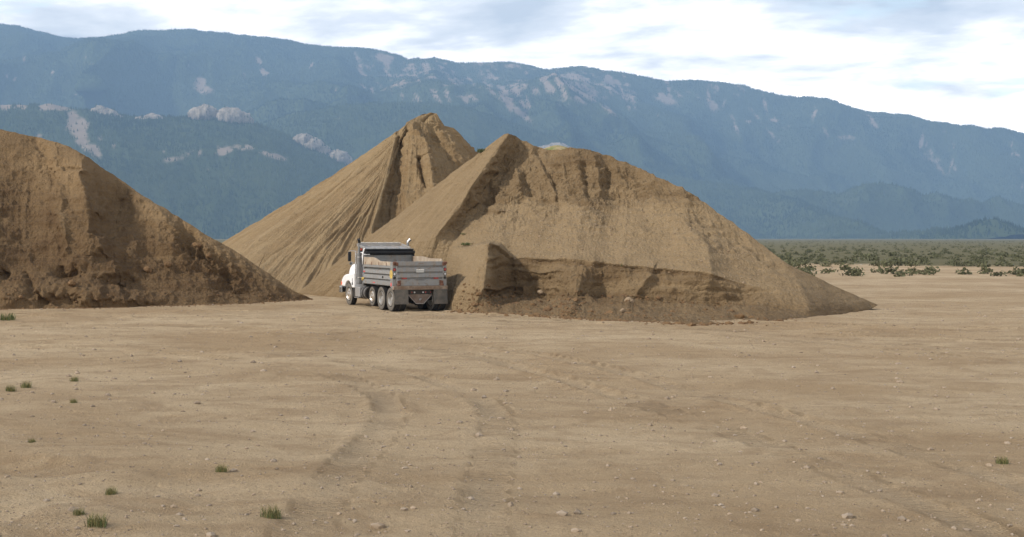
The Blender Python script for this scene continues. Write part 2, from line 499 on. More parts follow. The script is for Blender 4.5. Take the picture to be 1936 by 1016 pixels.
# ------------------------------------------------------------------ ground
def make_ground():
    def axis(segs):
        o = []
        for a, b, n in segs: o.append(np.linspace(a, b, n, endpoint=False))
        return np.concatenate(o + [np.array([segs[-1][1]])])
    xs = axis([(-9000, -600, 14), (-600, -60, 18), (-60, -17, 40), (-17, 34, 460), (34, 90, 60), (90, 700, 20), (700, 9000, 14)])
    ys = axis([(-900, -30, 12), (-30, 12, 20), (12, 40, 280), (40, 80, 360), (80, 130, 90), (130, 700, 50), (700, 4600, 16)])
    X, Y = np.meshgrid(xs, ys, indexing='ij')
    P0 = np.stack([X, Y, X * 0], -1)
    z = 0.035 * fbm(P0 * [0.25, 0.35, 1], 4, 3) + 0.016 * fbm(P0 * [0.9, 2.2, 1], 4, 9)
    z += 0.012 * fbm(P0 * [3.0, 5.5, 1], 3, 21)

    TS, TM = np.zeros(X.shape), np.zeros(X.shape)

    def track(pts, half, depth):
        """two wheel ruts with little berms along a driven line"""
        best = np.full(X.shape, 1e9); sd = np.zeros(X.shape); al = np.zeros(X.shape); acc = 0.0
        for (x0, y0), (x1, y1) in zip(pts[:-1], pts[1:]):
            dx, dy = x1 - x0, y1 - y0; L2 = dx * dx + dy * dy
            t = np.clip(((X - x0) * dx + (Y - y0) * dy) / L2, 0, 1)
            ex, ey = X - x0 - t * dx, Y - y0 - t * dy
            d = np.hypot(ex, ey); s = np.sign(dx * ey - dy * ex)
            u = d < best; best = np.where(u, d, best); sd = np.where(u, s * d, sd); al = np.where(u, acc + t * math.sqrt(L2), al); acc += math.sqrt(L2)
        r = 0
        for c in (-half, half):
            q = np.abs(sd - c)
            mk = sm(0.34, 0.26, q); TS[:] = np.where(mk > TM, al, TS); TM[:] = np.maximum(TM, mk)
            r = r - depth * np.exp(-(q / 0.24) ** 4) + depth * 0.75 * np.exp(-((q - 0.38) / 0.11) ** 2)
        return r * (0.55 + 0.9 * fbm(P0 * [0.35, 0.35, 1], 3, 40))

    def curve(pts, n=16):
        P = [np.array(p, float) for p in pts]; P = [2 * P[0] - P[1]] + P + [2 * P[-1] - P[-2]]
        o = []
        for i in range(1, len(P) - 2):
            for t in np.linspace(0, 1, n, endpoint=False):
                a, b, c, d = P[i - 1:i + 3]
                o.append(0.5 * (2 * b + (c - a) * t + (2 * a - 5 * b + 4 * c - d) * t * t + (3 * b - a - 3 * c + d) * t ** 3))
        o.append(P[-2]); return [tuple(q) for q in o]
    z0_ = z.copy()
    z += track(curve([(3.2, 64), (5.0, 58), (9, 52), (17, 46), (30, 41), (60, 36)]), 0.92, 0.055)
    z += track(curve([(-60, 57), (-30, 56.5), (-12, 56), (0, 54.5), (10, 50), (17, 40), (21, 25), (22, 5)]), 0.92, 0.05)
    z += track(curve([(-40, 50), (-16, 50.5), (-4, 48), (4, 40), (7, 28), (8.5, 14), (9, -5)]), 0.95, 0.055)
    z += track(curve([(-40, 44), (-14, 43), (-2, 37), (2.2, 28), (1.0, 16), (-1.5, 0)]), 0.95, 0.05)
    z += track(curve([(-30, 60), (-10, 59), (2, 57.0), (14, 52), (26, 47), (60, 40)]), 0.92, 0.04)
    # low windrows of loose dirt scraped up by a blade
    def ridge_line(pts, a, w):
        best = np.full(X.shape, 1e9)
        for (x0, y0), (x1, y1) in zip(pts[:-1], pts[1:]):
            dx, dy = x1 - x0, y1 - y0
            t = np.clip(((X - x0) * dx + (Y - y0) * dy) / (dx * dx + dy * dy), 0, 1)
            best = np.minimum(best, np.hypot(X - x0 - t * dx, Y - y0 - t * dy))
        n = np.clip(0.25 + 1.1 * fbm(P0 * [0.9, 0.9, 1], 3, 63), 0, 1.4)
        return a * np.exp(-(best / w) ** 2) * n
    z += ridge_line(curve([(-11.5, 55.3), (-9.5, 55.0), (-7.4, 54.6)]), 0.15, 0.22)
    z += ridge_line(curve([(-7.6, 55.6), (-5.2, 55.4), (-3.0, 55.6)]), 0.09, 0.2)
    z += ridge_line(curve([(0.5, 54.0), (4.0, 54.2), (7.5, 53.8)]), 0.10, 0.22)
    rut = np.clip((z0_ - z) * 38, 0, 1)
    near = sm(0, 6, Y) * (1 - sm(90, 200, Y)) * (1 - sm(60, 140, np.abs(X)))
    # the yard rises a little into a rough verge on the camera's side
    verge = sm(30, 14, Y) * sm(4, -6, X)
    z = z * near + verge * (0.30 + 0.22 * fbm(P0 * 0.5, 4, 77)) * near
    # flat under the truck
    z = z * (1 - 0.85 * np.exp(-(((X - 3.4) / 2.6) ** 4 + ((Y - 63) / 5.0) ** 4)))
    grav = np.clip(0.35 + 0.7 * fbm(P0 * [0.12, 0.2, 1], 4, 31) + 0.3 * verge, 0, 1)
    P = np.stack([X, Y, z], -1)
    veg = sm(118, 190, Y + 14 * fbm(P0 * [0.05, 0.05, 1], 4, 91)) + sm(45, 110, X - 0.12 * np.maximum(Y, 0) + 14 * fbm(P0 * [0.04, 0.04, 1], 4, 92))
    o = grid_mesh('ground', P, M['ground'], {'gravel': grav, 'rut': rut, 'tread_s': TS, 'tread_m': TM, 'scrub': np.clip(veg, 0, 1)})
    tag(o, kind='structure')
    return xs, ys, z


GX, GY, GZ = make_ground()


def ground_z(x, y):
    i = np.clip(np.searchsorted(GX, x) - 1, 0, len(GX) - 2); j = np.clip(np.searchsorted(GY, y) - 1, 0, len(GY) - 2)
    u = np.clip((x - GX[i]) / (GX[i + 1] - GX[i]), 0, 1); v = np.clip((y - GY[j]) / (GY[j + 1] - GY[j]), 0, 1)
    return GZ[i, j] * (1 - u) * (1 - v) + GZ[i + 1, j] * u * (1 - v) + GZ[i, j + 1] * (1 - u) * v + GZ[i + 1, j + 1] * u * v


SURF = []


def pile(name, cols, attr, ucount, vcount, blur, feature, rough_fn, mat, label, cat, group=None, back_slope=0.62):
    """cols: resolved control points (columns, levels, xyz); attr: (columns, levels, k) with rill, rough, damp, gravel"""
    A = np.concatenate([cols, attr], -1)
    # below ground in front, and down the far side behind the skyline
    front = A[:, :1].copy(); front[..., 1] -= 0.25; front[..., 2] -= 0.7
    top = A[:, -1:]
    b1 = top.copy(); b1[..., 1] += 0.9; b1[..., 2] -= 0.25
    zt = np.maximum(top[..., 2], 0.0)
    b2 = top.copy(); b2[..., 1] += 0.9 + (zt - 0.25) / back_slope + 0.6; b2[..., 2] = -0.6
    A = np.concatenate([front, A, b1, b2], 1)
    A = refine(A, 0, ucount)
    A = refine(A, 1, [3] + vcount + [6, 24])
    A = gblur(gblur(A, blur, 0), blur, 1)
    P = A[..., :3]
    rill, rough, damp_shade, grav = (A[..., 3 + k] for k in range(4))
    px, py = proj(P)
    nrm = normals(P)
    nu, nv = P.shape[:2]
    U, V = np.meshgrid(np.linspace(0, 1, nu), np.linspace(0, 1, nv), indexing='ij')
    d = feature(px, py)
    kk = np.cumsum([3] + vcount)
    fr = np.interp(np.arange(nv), [0, 3, kk[-2] + vcount[-1] * 0.55, kk[-1] - 2, kk[-1] + 3], [1, 1, 1, 0.22, 0.0])[None, :]
    P1 = P.copy()
    P1[..., 1] -= d * (0.35 + 0.65 * fr)
    P1[..., 2] += 0.10 * d * fr
    dd, dm, gr = rough_fn(P1, U, V, rill, rough, px, py)
    dd = dd * (0.30 + 0.70 * fr)
    P2 = P1 + nrm * dd[..., None]
    damp_shade = np.clip(damp_shade + dm, 0, 1); grav = np.clip(grav + gr, 0, 1.3)
    keep = P2[..., 2] < -0.45
    P2[..., 2] = np.where(keep, -0.45, P2[..., 2])
    c = P.reshape(-1, 3); org = (float(c[:, 0].mean()), float(c[:, 1].mean()), 0.0)
    o = grid_mesh(name, P2, mat, {'damp_shade': damp_shade, 'gravel': grav}, True, org)
    tag(o, label, cat, group)
    SURF.append(P2)
    return P2


def rough_common(P, U, V, rill, rough, px, py, ufreq, seed):
    # rills run down the fall line: noise that changes across the pile and hardly along it
    w = 0.10 * fbm(P * 0.35, 3, seed + 5)
    Q = np.stack([(U + w * 0.06) * ufreq, V * 2.2, U * 0 + seed], -1)
    r1 = ridged(Q, 3, seed)
    Q2 = np.stack([(U + w * 0.05) * ufreq * 3.1, V * 3.5, U * 0 + seed], -1)
    r2 = fbm(Q2, 3, seed + 11)
    dd = rill * (0.55 * (r1 - 0.5) + 0.35 * r2)
    rg = fbm(P * 0.55, 5, seed + 20, 0.55)
    blk = ridged(P * [0.9, 0.9, 1.6], 4, seed + 30, 0.55)
    lay = vn(np.stack([P[..., 0] * 0.25, P[..., 1] * 0.25, P[..., 2] * 4.2 + 0.8 * vn(P * 0.3, seed)], -1), seed + 44)
    lay2 = vn(np.stack([P[..., 0] * 0.5, P[..., 1] * 0.5, P[..., 2] * 10 + vn(P * 0.4, seed)], -1), seed + 45)
    dd = dd + rough * (0.42 * rg + 0.40 * (blk - 0.45) + 0.16 * lay + 0.08 * lay2)
    dd = dd + 0.045 * fbm(P * 2.6, 4, seed + 50) * (0.5 + rough)
    clod = np.clip(vn(P * 4.6, seed + 60) - 0.45, 0, 1) * 0.30
    dd = dd + clod * np.clip(rough * 1.4, 0.12, 1.0)
    dm = 0.22 * rg * np.clip(rough * 2, 0, 1) + 0.20 * lay * np.clip(rough * 1.6, 0, 1) - (0.30 * (r1 - 0.5) + 0.28 * r2) * np.clip(rill * 4, 0, 1)
    gr = 0.25 * fbm(P * 0.5, 3, seed + 70) + 0.45 * r2 * np.clip(rill * 4, 0, 1)
    return dd, dm, gr


# ---- left pile
def s_(v, push=0.0): return ('s', v, push)


def left_pile():
    spec = [  # toe, low, mid, high, sky   (px, py) with slopes
        [(-420, 590, 'G'), (-400, 545, s_(.70)), (-360, 470, s_(.62)), (-320, 370, s_(.68)), (-270, 262, s_(.8))],
        [(-250, 588, 'G'), (-235, 540, s_(.70)), (-210, 465, s_(.62)), (-180, 360, s_(.68)), (-150, 246, s_(.8))],
        [(-110, 586, 'G'), (-100, 535, s_(.70)), (-85, 455, s_(.62)), (-70, 350, s_(.68)), (-60, 240, s_(.8))],
        [(0, 585, 'G'), (0, 530, s_(.62)), (0, 450, s_(.66)), (0, 345, s_(.7)), (0, 243, s_(.8))],
        [(60, 584, 'G'), (60, 530, s_(.55)), (55, 450, s_(.70)), (62, 345, s_(.7)), (70, 259, s_(.8))],
        [(115, 583, 'G'), (115, 532, s_(.58)), (112, 455, s_(.74)), (112, 350, s_(.76)), (115, 270, s_(.8))],
        [(165, 582, 'G'), (168, 535, s_(.62)), (178, 460, s_(.80)), (168, 372, s_(.85)), (160, 293, s_(.8))],
        [(225, 581, 'G'), (228, 540, s_(.62)), (222, 470, s_(.70)), (215, 400, s_(.62)), (215, 330, s_(.66))],
        [(275, 579, 'G'), (277, 540, s_(.60)), (275, 485, s_(.64)), (275, 425, s_(.66)), (275, 372, s_(.7))],
        [(330, 578, 'G'), (330, 545, s_(.58)), (328, 500, s_(.64)), (325, 445, s_(.72)), (322, 400, s_(.72))],
        [(390, 576.5, 'G'), (390, 550, s_(.55)), (390, 515, s_(.6)), (388, 475, s_(.68)), (385, 440, s_(.7))],
        [(450, 574, 'G'), (450, 555, s_(.5)), (448, 530, s_(.58)), (445, 500, s_(.64)), (440, 471, s_(.68))],
        [(510, 571.5, 'G'), (510, 560, s_(.45)), (508, 546, s_(.55)), (506, 530, s_(.6)), (502, 513, s_(.62))],
        [(555, 569, 'G'), (555, 563, s_(.4)), (554, 558, s_(.5)), (552, 552, s_(.5)), (550, 546.5, s_(.5))],
        [(588, 567, 'G'), (590, 566.6, s_(.3)), (592, 566.2, s_(.3)), (592, 565.9, s_(.3)), (592, 565.6, s_(.3))],
    ]
    P = resolve(spec)
    n = len(spec)
    at_ = np.zeros((n, 5, 4))
    at_[:, :, 0] = [0.03, 0.04, 0.06, 0.07, 0.04]     # rill
    at_[:, :, 1] = [0.14, 0.28, 0.34, 0.34, 0.20]     # rough
    at_[:, :, 2] = [0.62, 0.80, 0.80, 0.66, 0.30]     # damp
    at_[:, :, 3] = [0.9, 0.7, 0.35, 0.25, 0.25]       # gravel
    at_[-3:, :, 1] *= 0.5

    def feat(px, py):
        q3 = np.stack([px / 13, py / 13, px * 0], -1)
        px, py = px + 7 * fbm(q3, 3, 51), py + 6 * fbm(q3, 3, 57)
        f = crest(px, py, [(160, 285), (165, 350), (170, 385), (187, 402), (178, 432), (196, 462), (212, 500)], 1.35, 11, 62)
        f += blob(px, py, 215, 385, 34, 60, -0.9, 12)
        f += crest(px, py, [(112, 300), (118, 345), (128, 420)], 0.40, 10, 34)
        f += crest(px, py, [(62, 262), (88, 300), (104, 345)], -0.50, 12, 12)
        f += crest(px, py, [(268, 372), (300, 395), (322, 425), (330, 445)], 0.7, 12, 36)
        f += crest(px, py, [(228, 425), (250, 450), (262, 490)], 0.35, 8, 26)
        f += crest(px, py, [(340, 418), (365, 450), (385, 490), (430, 530)], -0.45, 10, 20)
        f += crest(px, py, [(395, 448), (430, 485), (480, 520), (520, 545)], 0.25, 8, 20)
        f += blob(px, py, 120, 430, 10, 40, 0.3, -20)
        # hollows scooped out near the foot, with slumped heaps in front
        f += blob(px, py, 132, 522, 27, 10, -0.75) + blob(px, py, 212, 532, 34, 15, -0.95) + blob(px, py, 205, 496, 34, 18, -1.0)
        f += blob(px, py, 2, 515, 14, 10, -0.9)
        f += blob(px, py, 40, 548, 48, 26, 0.85, -12) + blob(px, py, 112, 552, 40, 15, 0.70) + blob(px, py, 175, 556, 30, 16, 0.75)
        f += blob(px, py, 250, 566, 60, 7, 0.35)
        f += crest(px, py, [(45, 515), (65, 545), (85, 575)], -0.45, 6, 7)
        f += crest(px, py, [(115, 316), (140, 322), (165, 326)], -0.22, 5, 3)
        f += crest(px, py, [(-60, 330), (-20, 430), (-30, 520)], 0.8, 25, 50) + blob(px, py, -160, 420, 50, 80, -0.7)
        f += crest(px, py, [(85, 545), (118, 534), (150, 541), (180, 532), (192, 546)], 0.5, 5, 12) + crest(px, py, [(236, 570), (275, 562), (325, 556)], 0.3, 4, 9)
        # broken rocky band towards the right
        f += blob(px, py, 360, 500, 60, 16, 0.25, 28)
        return f

    def rf(P, U, V, rill, rough, px, py):
        dd, dm, gr = rough_common(P, U, V, rill, rough, px, py, 26, 101)
        band = np.exp(-((py - (455 + (px - 330) * 0.62)) / 26) ** 2) * sm(290, 340, px) * (1 - sm(430, 480, px))
        dd = dd + band * 0.42 * (ridged(P * 1.7, 4, 9) - 0.45)
        dm = dm - blob(px, py, 92, 305, 22, 34, 0.5) - blob(px, py, 140, 350, 26, 50, 0.45, -10) - blob(px, py, 130, 425, 9, 36, 0.45, -20)  # sunlit facets facing left, painted paler
        dm = dm - blob(px, py, 295, 400, 36, 28, 0.6, 35) - crest(px, py, [(350, 430), (420, 475), (470, 505), (545, 548)], 0.40, 12, 12)  # lit patch and lit rim below the ridge, painted paler
        return dd, dm, gr
    return pile('sand_pile', P, at_, [22, 24, 36, 55, 46, 46, 56, 48, 50, 52, 50, 50, 40, 28], [46, 64, 74, 70], 1.5, feat, rf,
                M['sand_left'], 'dark brown sand pile with dug-out face, ridge falling to the right', 'sand pile')


def centre_pile():
    # fan of fall lines from the top down the left flank, then the dug face to the right of the crest
    spec = [  # foot, low, mid, high, top
        [(470, 526, 128.0), (560, 470, 122.0), (650, 400, 117.0), (740, 320, 112.0), (806, 214, 106.5)],
        [(318, 528, 106.0), (434, 450, 106.2), (560, 371, 106.4), (690, 289, 106.5), (803, 214, 106.5)],
        [(382, 541, 91.0), (478, 462, 95.5), (590, 382, 99.5), (700, 300, 103.0), (796, 217, 106.2)],
        [(470, 550, 82.8), (545, 476, 89.5), (630, 398, 95.2), (712, 318, 100.2), (785, 223, 105.6)],
        [(552, 553, 80.3), (598, 486, 86.5), (658, 412, 92.2), (720, 338, 97.6), (776, 228, 105.2)],
        [(630, 555, 78.8), (650, 490, 84.6), (685, 418, 90.6), (728, 345, 96.4), (768, 231, 105.0)],
        [(690, 556, 78.0), (699, 480, 84.2), (712, 400, 91.0), (747, 263, 102.6), (777, 226, 105.4)],      # crest
        [(715, 556, 79.5), (722, 480, 86.5), (735, 400, 93.0), (757, 261, 103.2), (784, 223, 105.6)],      # gully floor
        [(775, 556, 78.5), (768, 480, 85.5), (770, 385, 93.5), (778, 238, 104.0), (792, 219, 106.0)],
        [(835, 556, 78.0), (828, 480, 85.0), (822, 370, 94.0), (800, 243, 104.2), (803, 215.5, 106.3)],
        [(880, 556, 81.0), (868, 480, 88.0), (850, 370, 97.5), (820, 241, 104.8), (813, 212, 106.5)],
        [(940, 556, 86.0), (920, 480, 92.0), (885, 370, 99.0), (838, 246, 105.6), (825, 214, 106.6)],
        [(1000, 550, 95.0), (980, 485, 98.5), (935, 390, 102.0), (858, 262, 105.8), (840, 237, 106.5)],
        [(1060, 536, 106.5), (1020, 480, 106.5), (965, 390, 106.5), (893, 290, 106.6), (858, 241, 106.8)],
        [(1090, 526, 122.0), (1040, 480, 118.0), (990, 390, 114.0), (915, 300, 110.0), (872, 256, 107.4)],
    ]
    P = resolve(spec)
    n = len(spec)
    at_ = np.zeros((n, 5, 4))
    at_[:, :, 0] = [0.20, 0.36, 0.38, 0.26, 0.06]
    at_[:, :, 1] = [0.06, 0.06, 0.06, 0.06, 0.06]
    at_[7:, :, 1] = [0.45, 0.5, 0.5, 0.45, 0.15]
    at_[6, :, 1] = 0.12
    at_[7:, :, 0] *= 0.4
    at_[:, :, 2] = [0.12, 0.14, 0.16, 0.14, 0.05]
    at_[7:, :, 2] = [0.45, 0.45, 0.48, 0.5, 0.35]
    at_[6, :, 2] = 0.2
    at_[:, :, 3] = [0.9, 0.75, 0.7, 0.7, 0.9]
    at_[9:, :, 3] *= 0.6

    def feat(px, py):
        f = crest(px, py, [(748, 264), (740, 318), (720, 380), (706, 420), (702, 470)], 0.35, 4, 22)
        f += crest(px, py, [(755, 275), (752, 330), (732, 385), (715, 440)], -1.0, 9, 14)
        f += crest(px, py, [(779, 240), (800, 264), (815, 292), (822, 320), (834, 345)], 0.9, 7, 26)
        f += blob(px, py, 842, 290, 12, 40, -0.9, -25) + blob(px, py, 822, 262, 9, 18, -1.0, -18)
        f += crest(px, py, [(840, 250), (862, 278), (895, 310)], 0.5, 8, 18)
        # blocks broken out of the face
        f += blob(px, py, 808, 312, 13, 22, 0.7, -10) + blob(px, py, 772, 290, 16, 26, 0.35)
        f += crest(px, py, [(792, 298), (797, 325), (806, 352)], -0.9, 3.5, 4) + crest(px, py, [(795, 296), (815, 291), (824, 300)], -0.5, 3, 4)
        f += crest(px, py, [(755, 250), (758, 270)], -0.5, 3, 4) + crest(px, py, [(800, 228), (812, 218), (822, 214)], -0.45, 3, 3)
        f += blob(px, py, 818, 213, 12, 5, 0.35)
        for x0, y0, x1, y1, a in ((690, 430, 650, 520, -.5), (672, 450, 625, 530, -.42), (700, 360, 660, 430, -.25), (655, 440, 600, 520, -.30), (640, 420, 560, 480, -.25), (690, 310, 560, 400, -.28), (630, 360, 480, 455, -.3), (600, 455, 545, 505, -.25)):
            f += crest(px, py, [(x0, y0), ((x0 + x1) / 2 + 3, (y0 + y1) / 2 - 3), (x1, y1)], a * 0.7, 6, 5)
        return f

    def rf(P, U, V, rill, rough, px, py):
        dd, dm, gr = rough_common(P, U, V, rill, rough, px, py, 30, 211)
        return dd, dm - blob(px, py, 800, 225, 30, 12, 0.3), gr
    return pile('sand_pile', P, at_, [14, 60, 56, 56, 56, 52, 18, 44, 44, 40, 34, 34, 30, 14], [80, 90, 100, 60], 1.0, feat, rf,
                M['sand_centre'], 'tallest pale sand pile behind the truck, rills down its left flank', 'sand pile')


def right_pile():
    spec = [  # toe, cliff base, cliff top, scree top, sky
        [(800, 535, 96.0), (840, 480, 90.5), (875, 420, 85.0), (920, 350, 78.5), (958, 253, 69.6)],
        [(556, 556.5, 'G'), (628, 500, 75.6), (705, 440, 73.9), (840, 338, 71.4), (953, 254, 69.6)],
        [(604, 560, 'G'), (668, 500, 72.6), (735, 440, 71.4), (852, 340, 70.2), (956, 253, 69.4)],
        [(665, 565, 'G'), (712, 505, 70.0), (765, 445, 69.3), (864, 340, 69.2), (959, 252, 69.3)],
        [(735, 569, 'G'), (764, 512, 68.0), (796, 455, 67.0), (882, 345, 67.9), (960, 252, 69.1)],
        [(800, 575, 'G'), (808, 522, 65.6), (824, 448, 65.3), (896, 345, 66.9), (962, 252, 69.0)],      # crest edge
        [(830, 581, 'G'), (838, 530, 64.2), (850, 470, 65.1), (893, 395, 66.9), (975, 257, 69.9)],
        [(846, 587, 'G'), (858, 545, 60.4), (884, 470, 62.3), (915, 398, 66.9), (985, 262, 70.0)],
        [(878, 590.5, 'G'), (898, 548, 58.8), (908, 462, 61.0), (930, 394, 66.4), (992, 266, 69.9)],
        [(892, 591.5, 'G'), (914, 546, 58.6), (925, 459, 60.3), (945, 391, 66.2), (1000, 270, 69.7)],   # prow of the bank
        [(918, 593.5, 'G'), (940, 552, 60.5), (945, 464, 61.4), (962, 388, 66.1), (1010, 273, 69.5)],
        [(938, 594, 'G'), (974, 556, 61.7), (966, 485, 62.2), (985, 382, s_(.62)), (1020, 276, s_(.95))],
        [(985, 597, 'G'), (990, 560, 60.9), (1005, 488, 61.6), (1030, 388, s_(.60)), (1042, 281, s_(.9))],
        [(1030, 599.5, 'G'), (1045, 562, 60.1), (1050, 488, 60.9), (1070, 385, s_(.58)), (1062, 281, s_(.9))],
        [(1062, 601.5, 'G'), (1072, 558, 58.3), (1083, 491, 60.3), (1108, 375, s_(.59)), (1085, 277, s_(.9))],
        [(1075, 602, 'G'), (1090, 557, 58.2), (1104, 494, 60.2), (1128, 372, s_(.59)), (1105, 280, s_(.9))],
        [(1115, 604, 'G'), (1130, 562, 59.3), (1140, 498, 60.1), (1160, 371, s_(.57)), (1130, 286, s_(.9))],
        [(1200, 610, 'G'), (1197, 568, 58.5), (1200, 502, 59.4), (1205, 368, s_(.56)), (1200, 314, s_(.8))],
        [(1310, 614, 'G'), (1308, 574, 57.4), (1305, 512, 58.3), (1300, 405, s_(.55)), (1290, 355, s_(.75))],
        [(1420, 612, 'G'), (1420, 582, 56.9), (1410, 536, 57.8), (1400, 465, s_(.5)), (1385, 420, s_(.6))],
        [(1530, 600, 'G'), (1530, 584, s_(.4)), (1520, 560, s_(.45)), (1505, 525, s_(.45)), (1490, 500, s_(.45))],
        [(1640, 588, 'G'), (1645, 585, s_(.2)), (1650, 582, s_(.2)), (1655, 579, s_(.2)), (1660, 577, s_(.2))],
    ]
    P = resolve(spec)
    n = len(spec)
    lip = P[:, 2] * 0.95 + P[:, 3] * 0.05
    for k, (bx, by, bd) in {7: (887, 466, 63.9), 8: (909, 458.5, 63.6), 9: (927, 456, 63.5), 10: (946, 461, 63.2), 11: (966, 483, 62.5)}.items():
        lip[k] = at(bx, by, bd)
    P = np.concatenate([P[:, :3], lip[:, None], P[:, 3:]], 1)
    at_ = np.zeros((n, 5, 4))
    at_[:, :, 0] = [0.10, 0.12, 0.10, 0.10, 0.04]
    at_[6:, :, 0] = [0.02, 0.06, 0.015, 0.04, 0.05]
    at_[:, :, 1] = [0.06, 0.04, 0.04, 0.04, 0.03]
    at_[6:, :, 1] = [0.30, 0.42, 0.12, 0.42, 0.22]
    at_[5, :, 1] = 0.1
    at_[6:10, :3, 1] = [[0.1, 0.08, 0.06]]
    at_[20:, :, 1] = 0.12
    at_[:, :, 2] = [0.12, 0.10, 0.10, 0.10, 0.10]
    at_[6:, :, 2] = [0.62, 0.45, 0.12, 0.12, 0.15]
    at_[6:10, :3, 2] = 0.12
    at_[:, :, 3] = [0.5, 0.35, 0.3, 0.3, 0.3]
    at_[6:, :, 3] = [0.6, 0.3, 1.0, 0.7, 0.35]

    at_ = np.concatenate([at_[:, :3], at_[:, 2:3], at_[:, 3:]], 1)

    def feat(px, py):
        f = crest(px, py, [(962, 250), (930, 290), (905, 330), (872, 388), (836, 432), (820, 446), (812, 480)], 0.28, 6, 14)
        # gullies and ribs in the dug face
        f += crest(px, py, [(1002, 270), (1020, 310), (1040, 350), (1052, 372)], 0.55, 18, 12)
        f += crest(px, py, [(1016, 290), (1046, 340), (1062, 395)], -0.5, 10, 15)
        f += crest(px, py, [(955, 300), (960, 370)], -0.18, 7, 9) + crest(px, py, [(985, 300), (1005, 368)], -0.22, 7, 8)
        f += crest(px, py, [(970, 300), (985, 365)], 0.25, 6, 6) + crest(px, py, [(925, 330), (930, 375)], -0.22, 6, 7)
        f += crest(px, py, [(1120, 300), (1135, 355)], 0.35, 10, 8) + crest(px, py, [(1105, 315), (1112, 360)], -0.25, 7, 7)
        f += crest(px, py, [(1150, 320), (1150, 360)], -0.30, 8, 8)
        f += blob(px, py, 938, 397, 15, 8, 0.32)
        f += crest(px, py, [(920, 398), (940, 406), (955, 402)], -0.22, 3, 4)
        # bank: noses and recesses in the cut
        wx, wy = px + 5 * vn(np.stack([px / 14, py / 14, px * 0], -1), 5), py + 4 * vn(np.stack([px / 14, py / 14, px * 0], -1), 6)
        f += crest(wx, wy, [(1118, 497), (1100, 507), (1088, 530), (1080, 552)], 0.32, 24, 9)
        f += crest(px, py, [(1175, 500), (1185, 545)], 0.3, 10, 8)
        f += blob(px, py, 1015, 540, 22, 14, -0.35)
        f += crest(px, py, [(985, 512), (1020, 516), (1062, 513)], 0.20, 4, 3) + crest(px, py, [(975, 530), (1010, 530), (1050, 528)], -0.2, 4, 4)
        f += crest(px, py, [(906, 505), (885, 530), (868, 560), (848, 585)], 0.30, 8, 8)
        # slumped heaps along the foot
        f += blob(px, py, 930, 576, 30, 10, 0.35, 18) + blob(px, py, 1070, 582, 36, 9, 0.4) + blob(px, py, 1150, 590, 40, 10, 0.25)
        f += crest(px, py, [(1225, 520), (1195, 560), (1180, 585)], 0.5, 14, 20)
        f += crest(px, py, [(1290, 420), (1330, 470), (1340, 520)], 0.5, 20, 26) + blob(px, py, 1250, 470, 30, 30, -0.3)
        return f

    def rf(P, U, V, rill, rough, px, py):
        dd, dm, gr = rough_common(P, U, V, rill, rough, px, py, 70, 307)
        scree = sm(380, 410, py) * (1 - sm(478, 492, py)) * sm(900, 960, px)
        gr = gr + 0.35 * scree
        dm = dm - 0.12 * scree + blob(px, py, 938, 397, 18, 8, 0.5) + blob(px, py, 945, 510, 26, 40, 0.25) + 0.25 * sm(540, 560, py) * sm(860, 900, px)  # includes shade painted on the spur's right-facing side
        edge = 384 + 12 * vn(P * 0.9, 12) + 14 * vn(P * 0.25, 15) + 60 * sm(905, 860, px)
        dug = sm(462, 425, py) * sm(0, -7, py - edge) * sm(0, 14, px - crest_at([(250, 962), (330, 905), (389, 870), (446, 825), (480, 812)], py))
        dm = dm + 0.40 * dug + 0.18 * dug * vn(P * [1.2, 1.2, 3], 8)
        dd = dd + 0.20 * dug * (ridged(P * [1.6, 1.6, 2.4], 4, 71) - 0.5)
        lipy = crest_at([(890, 466), (925, 459), (945, 464), (966, 485), (1005, 488), (1050, 488), (1083, 491), (1104, 494), (1140, 498), (1200, 502), (1305, 512), (1410, 536), (1500, 560)], px)
        lipy = lipy + 2.0 * vn(P * 2.2, 33)
        onf = sm(915, 927, px) * (1 - sm(1400, 1480, px)) * sm(572, 556, py + 8 * vn(P * 0.8, 35))
        cut_ = sm(lipy, lipy + 2.5, py) * onf
        root = cut_ * sm(lipy + 12, lipy + 6, py)
        lay3 = vn(np.stack([P[..., 0] * 0.35, P[..., 1] * 0.35, P[..., 2] * 6.0 + vn(P * 0.5, 36)], -1), 37)
        dd = dd + cut_ * (0.16 * lay3 - 0.10 * root + 0.14 * (ridged(P * [1.5, 1.5, 0.5], 3, 38) - 0.5))
        low = sm(528, 540, py + 6 * vn(P * 0.6, 39))
        dm = dm + cut_ * (0.30 + 0.30 * root + 0.28 * lay3 + sm(1080, 1100, px) * (0.25 - 0.5 * low)) - 0.25 * blob(px, py, 892, 495, 24, 30, 1.0)  # also paints the mound's sunlit left face paler
        gr = gr - 0.8 * cut_
        dm = dm + 0.14 * np.sin(px * 0.045 + 2.5 * vn(P * 0.3, 3)) * scree
        return dd, dm, gr
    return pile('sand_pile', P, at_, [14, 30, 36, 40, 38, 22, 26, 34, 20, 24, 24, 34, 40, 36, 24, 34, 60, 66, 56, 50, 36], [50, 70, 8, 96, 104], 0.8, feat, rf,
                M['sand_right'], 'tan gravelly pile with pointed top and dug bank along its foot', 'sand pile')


left_pile()
centre_pile()
right_pile()


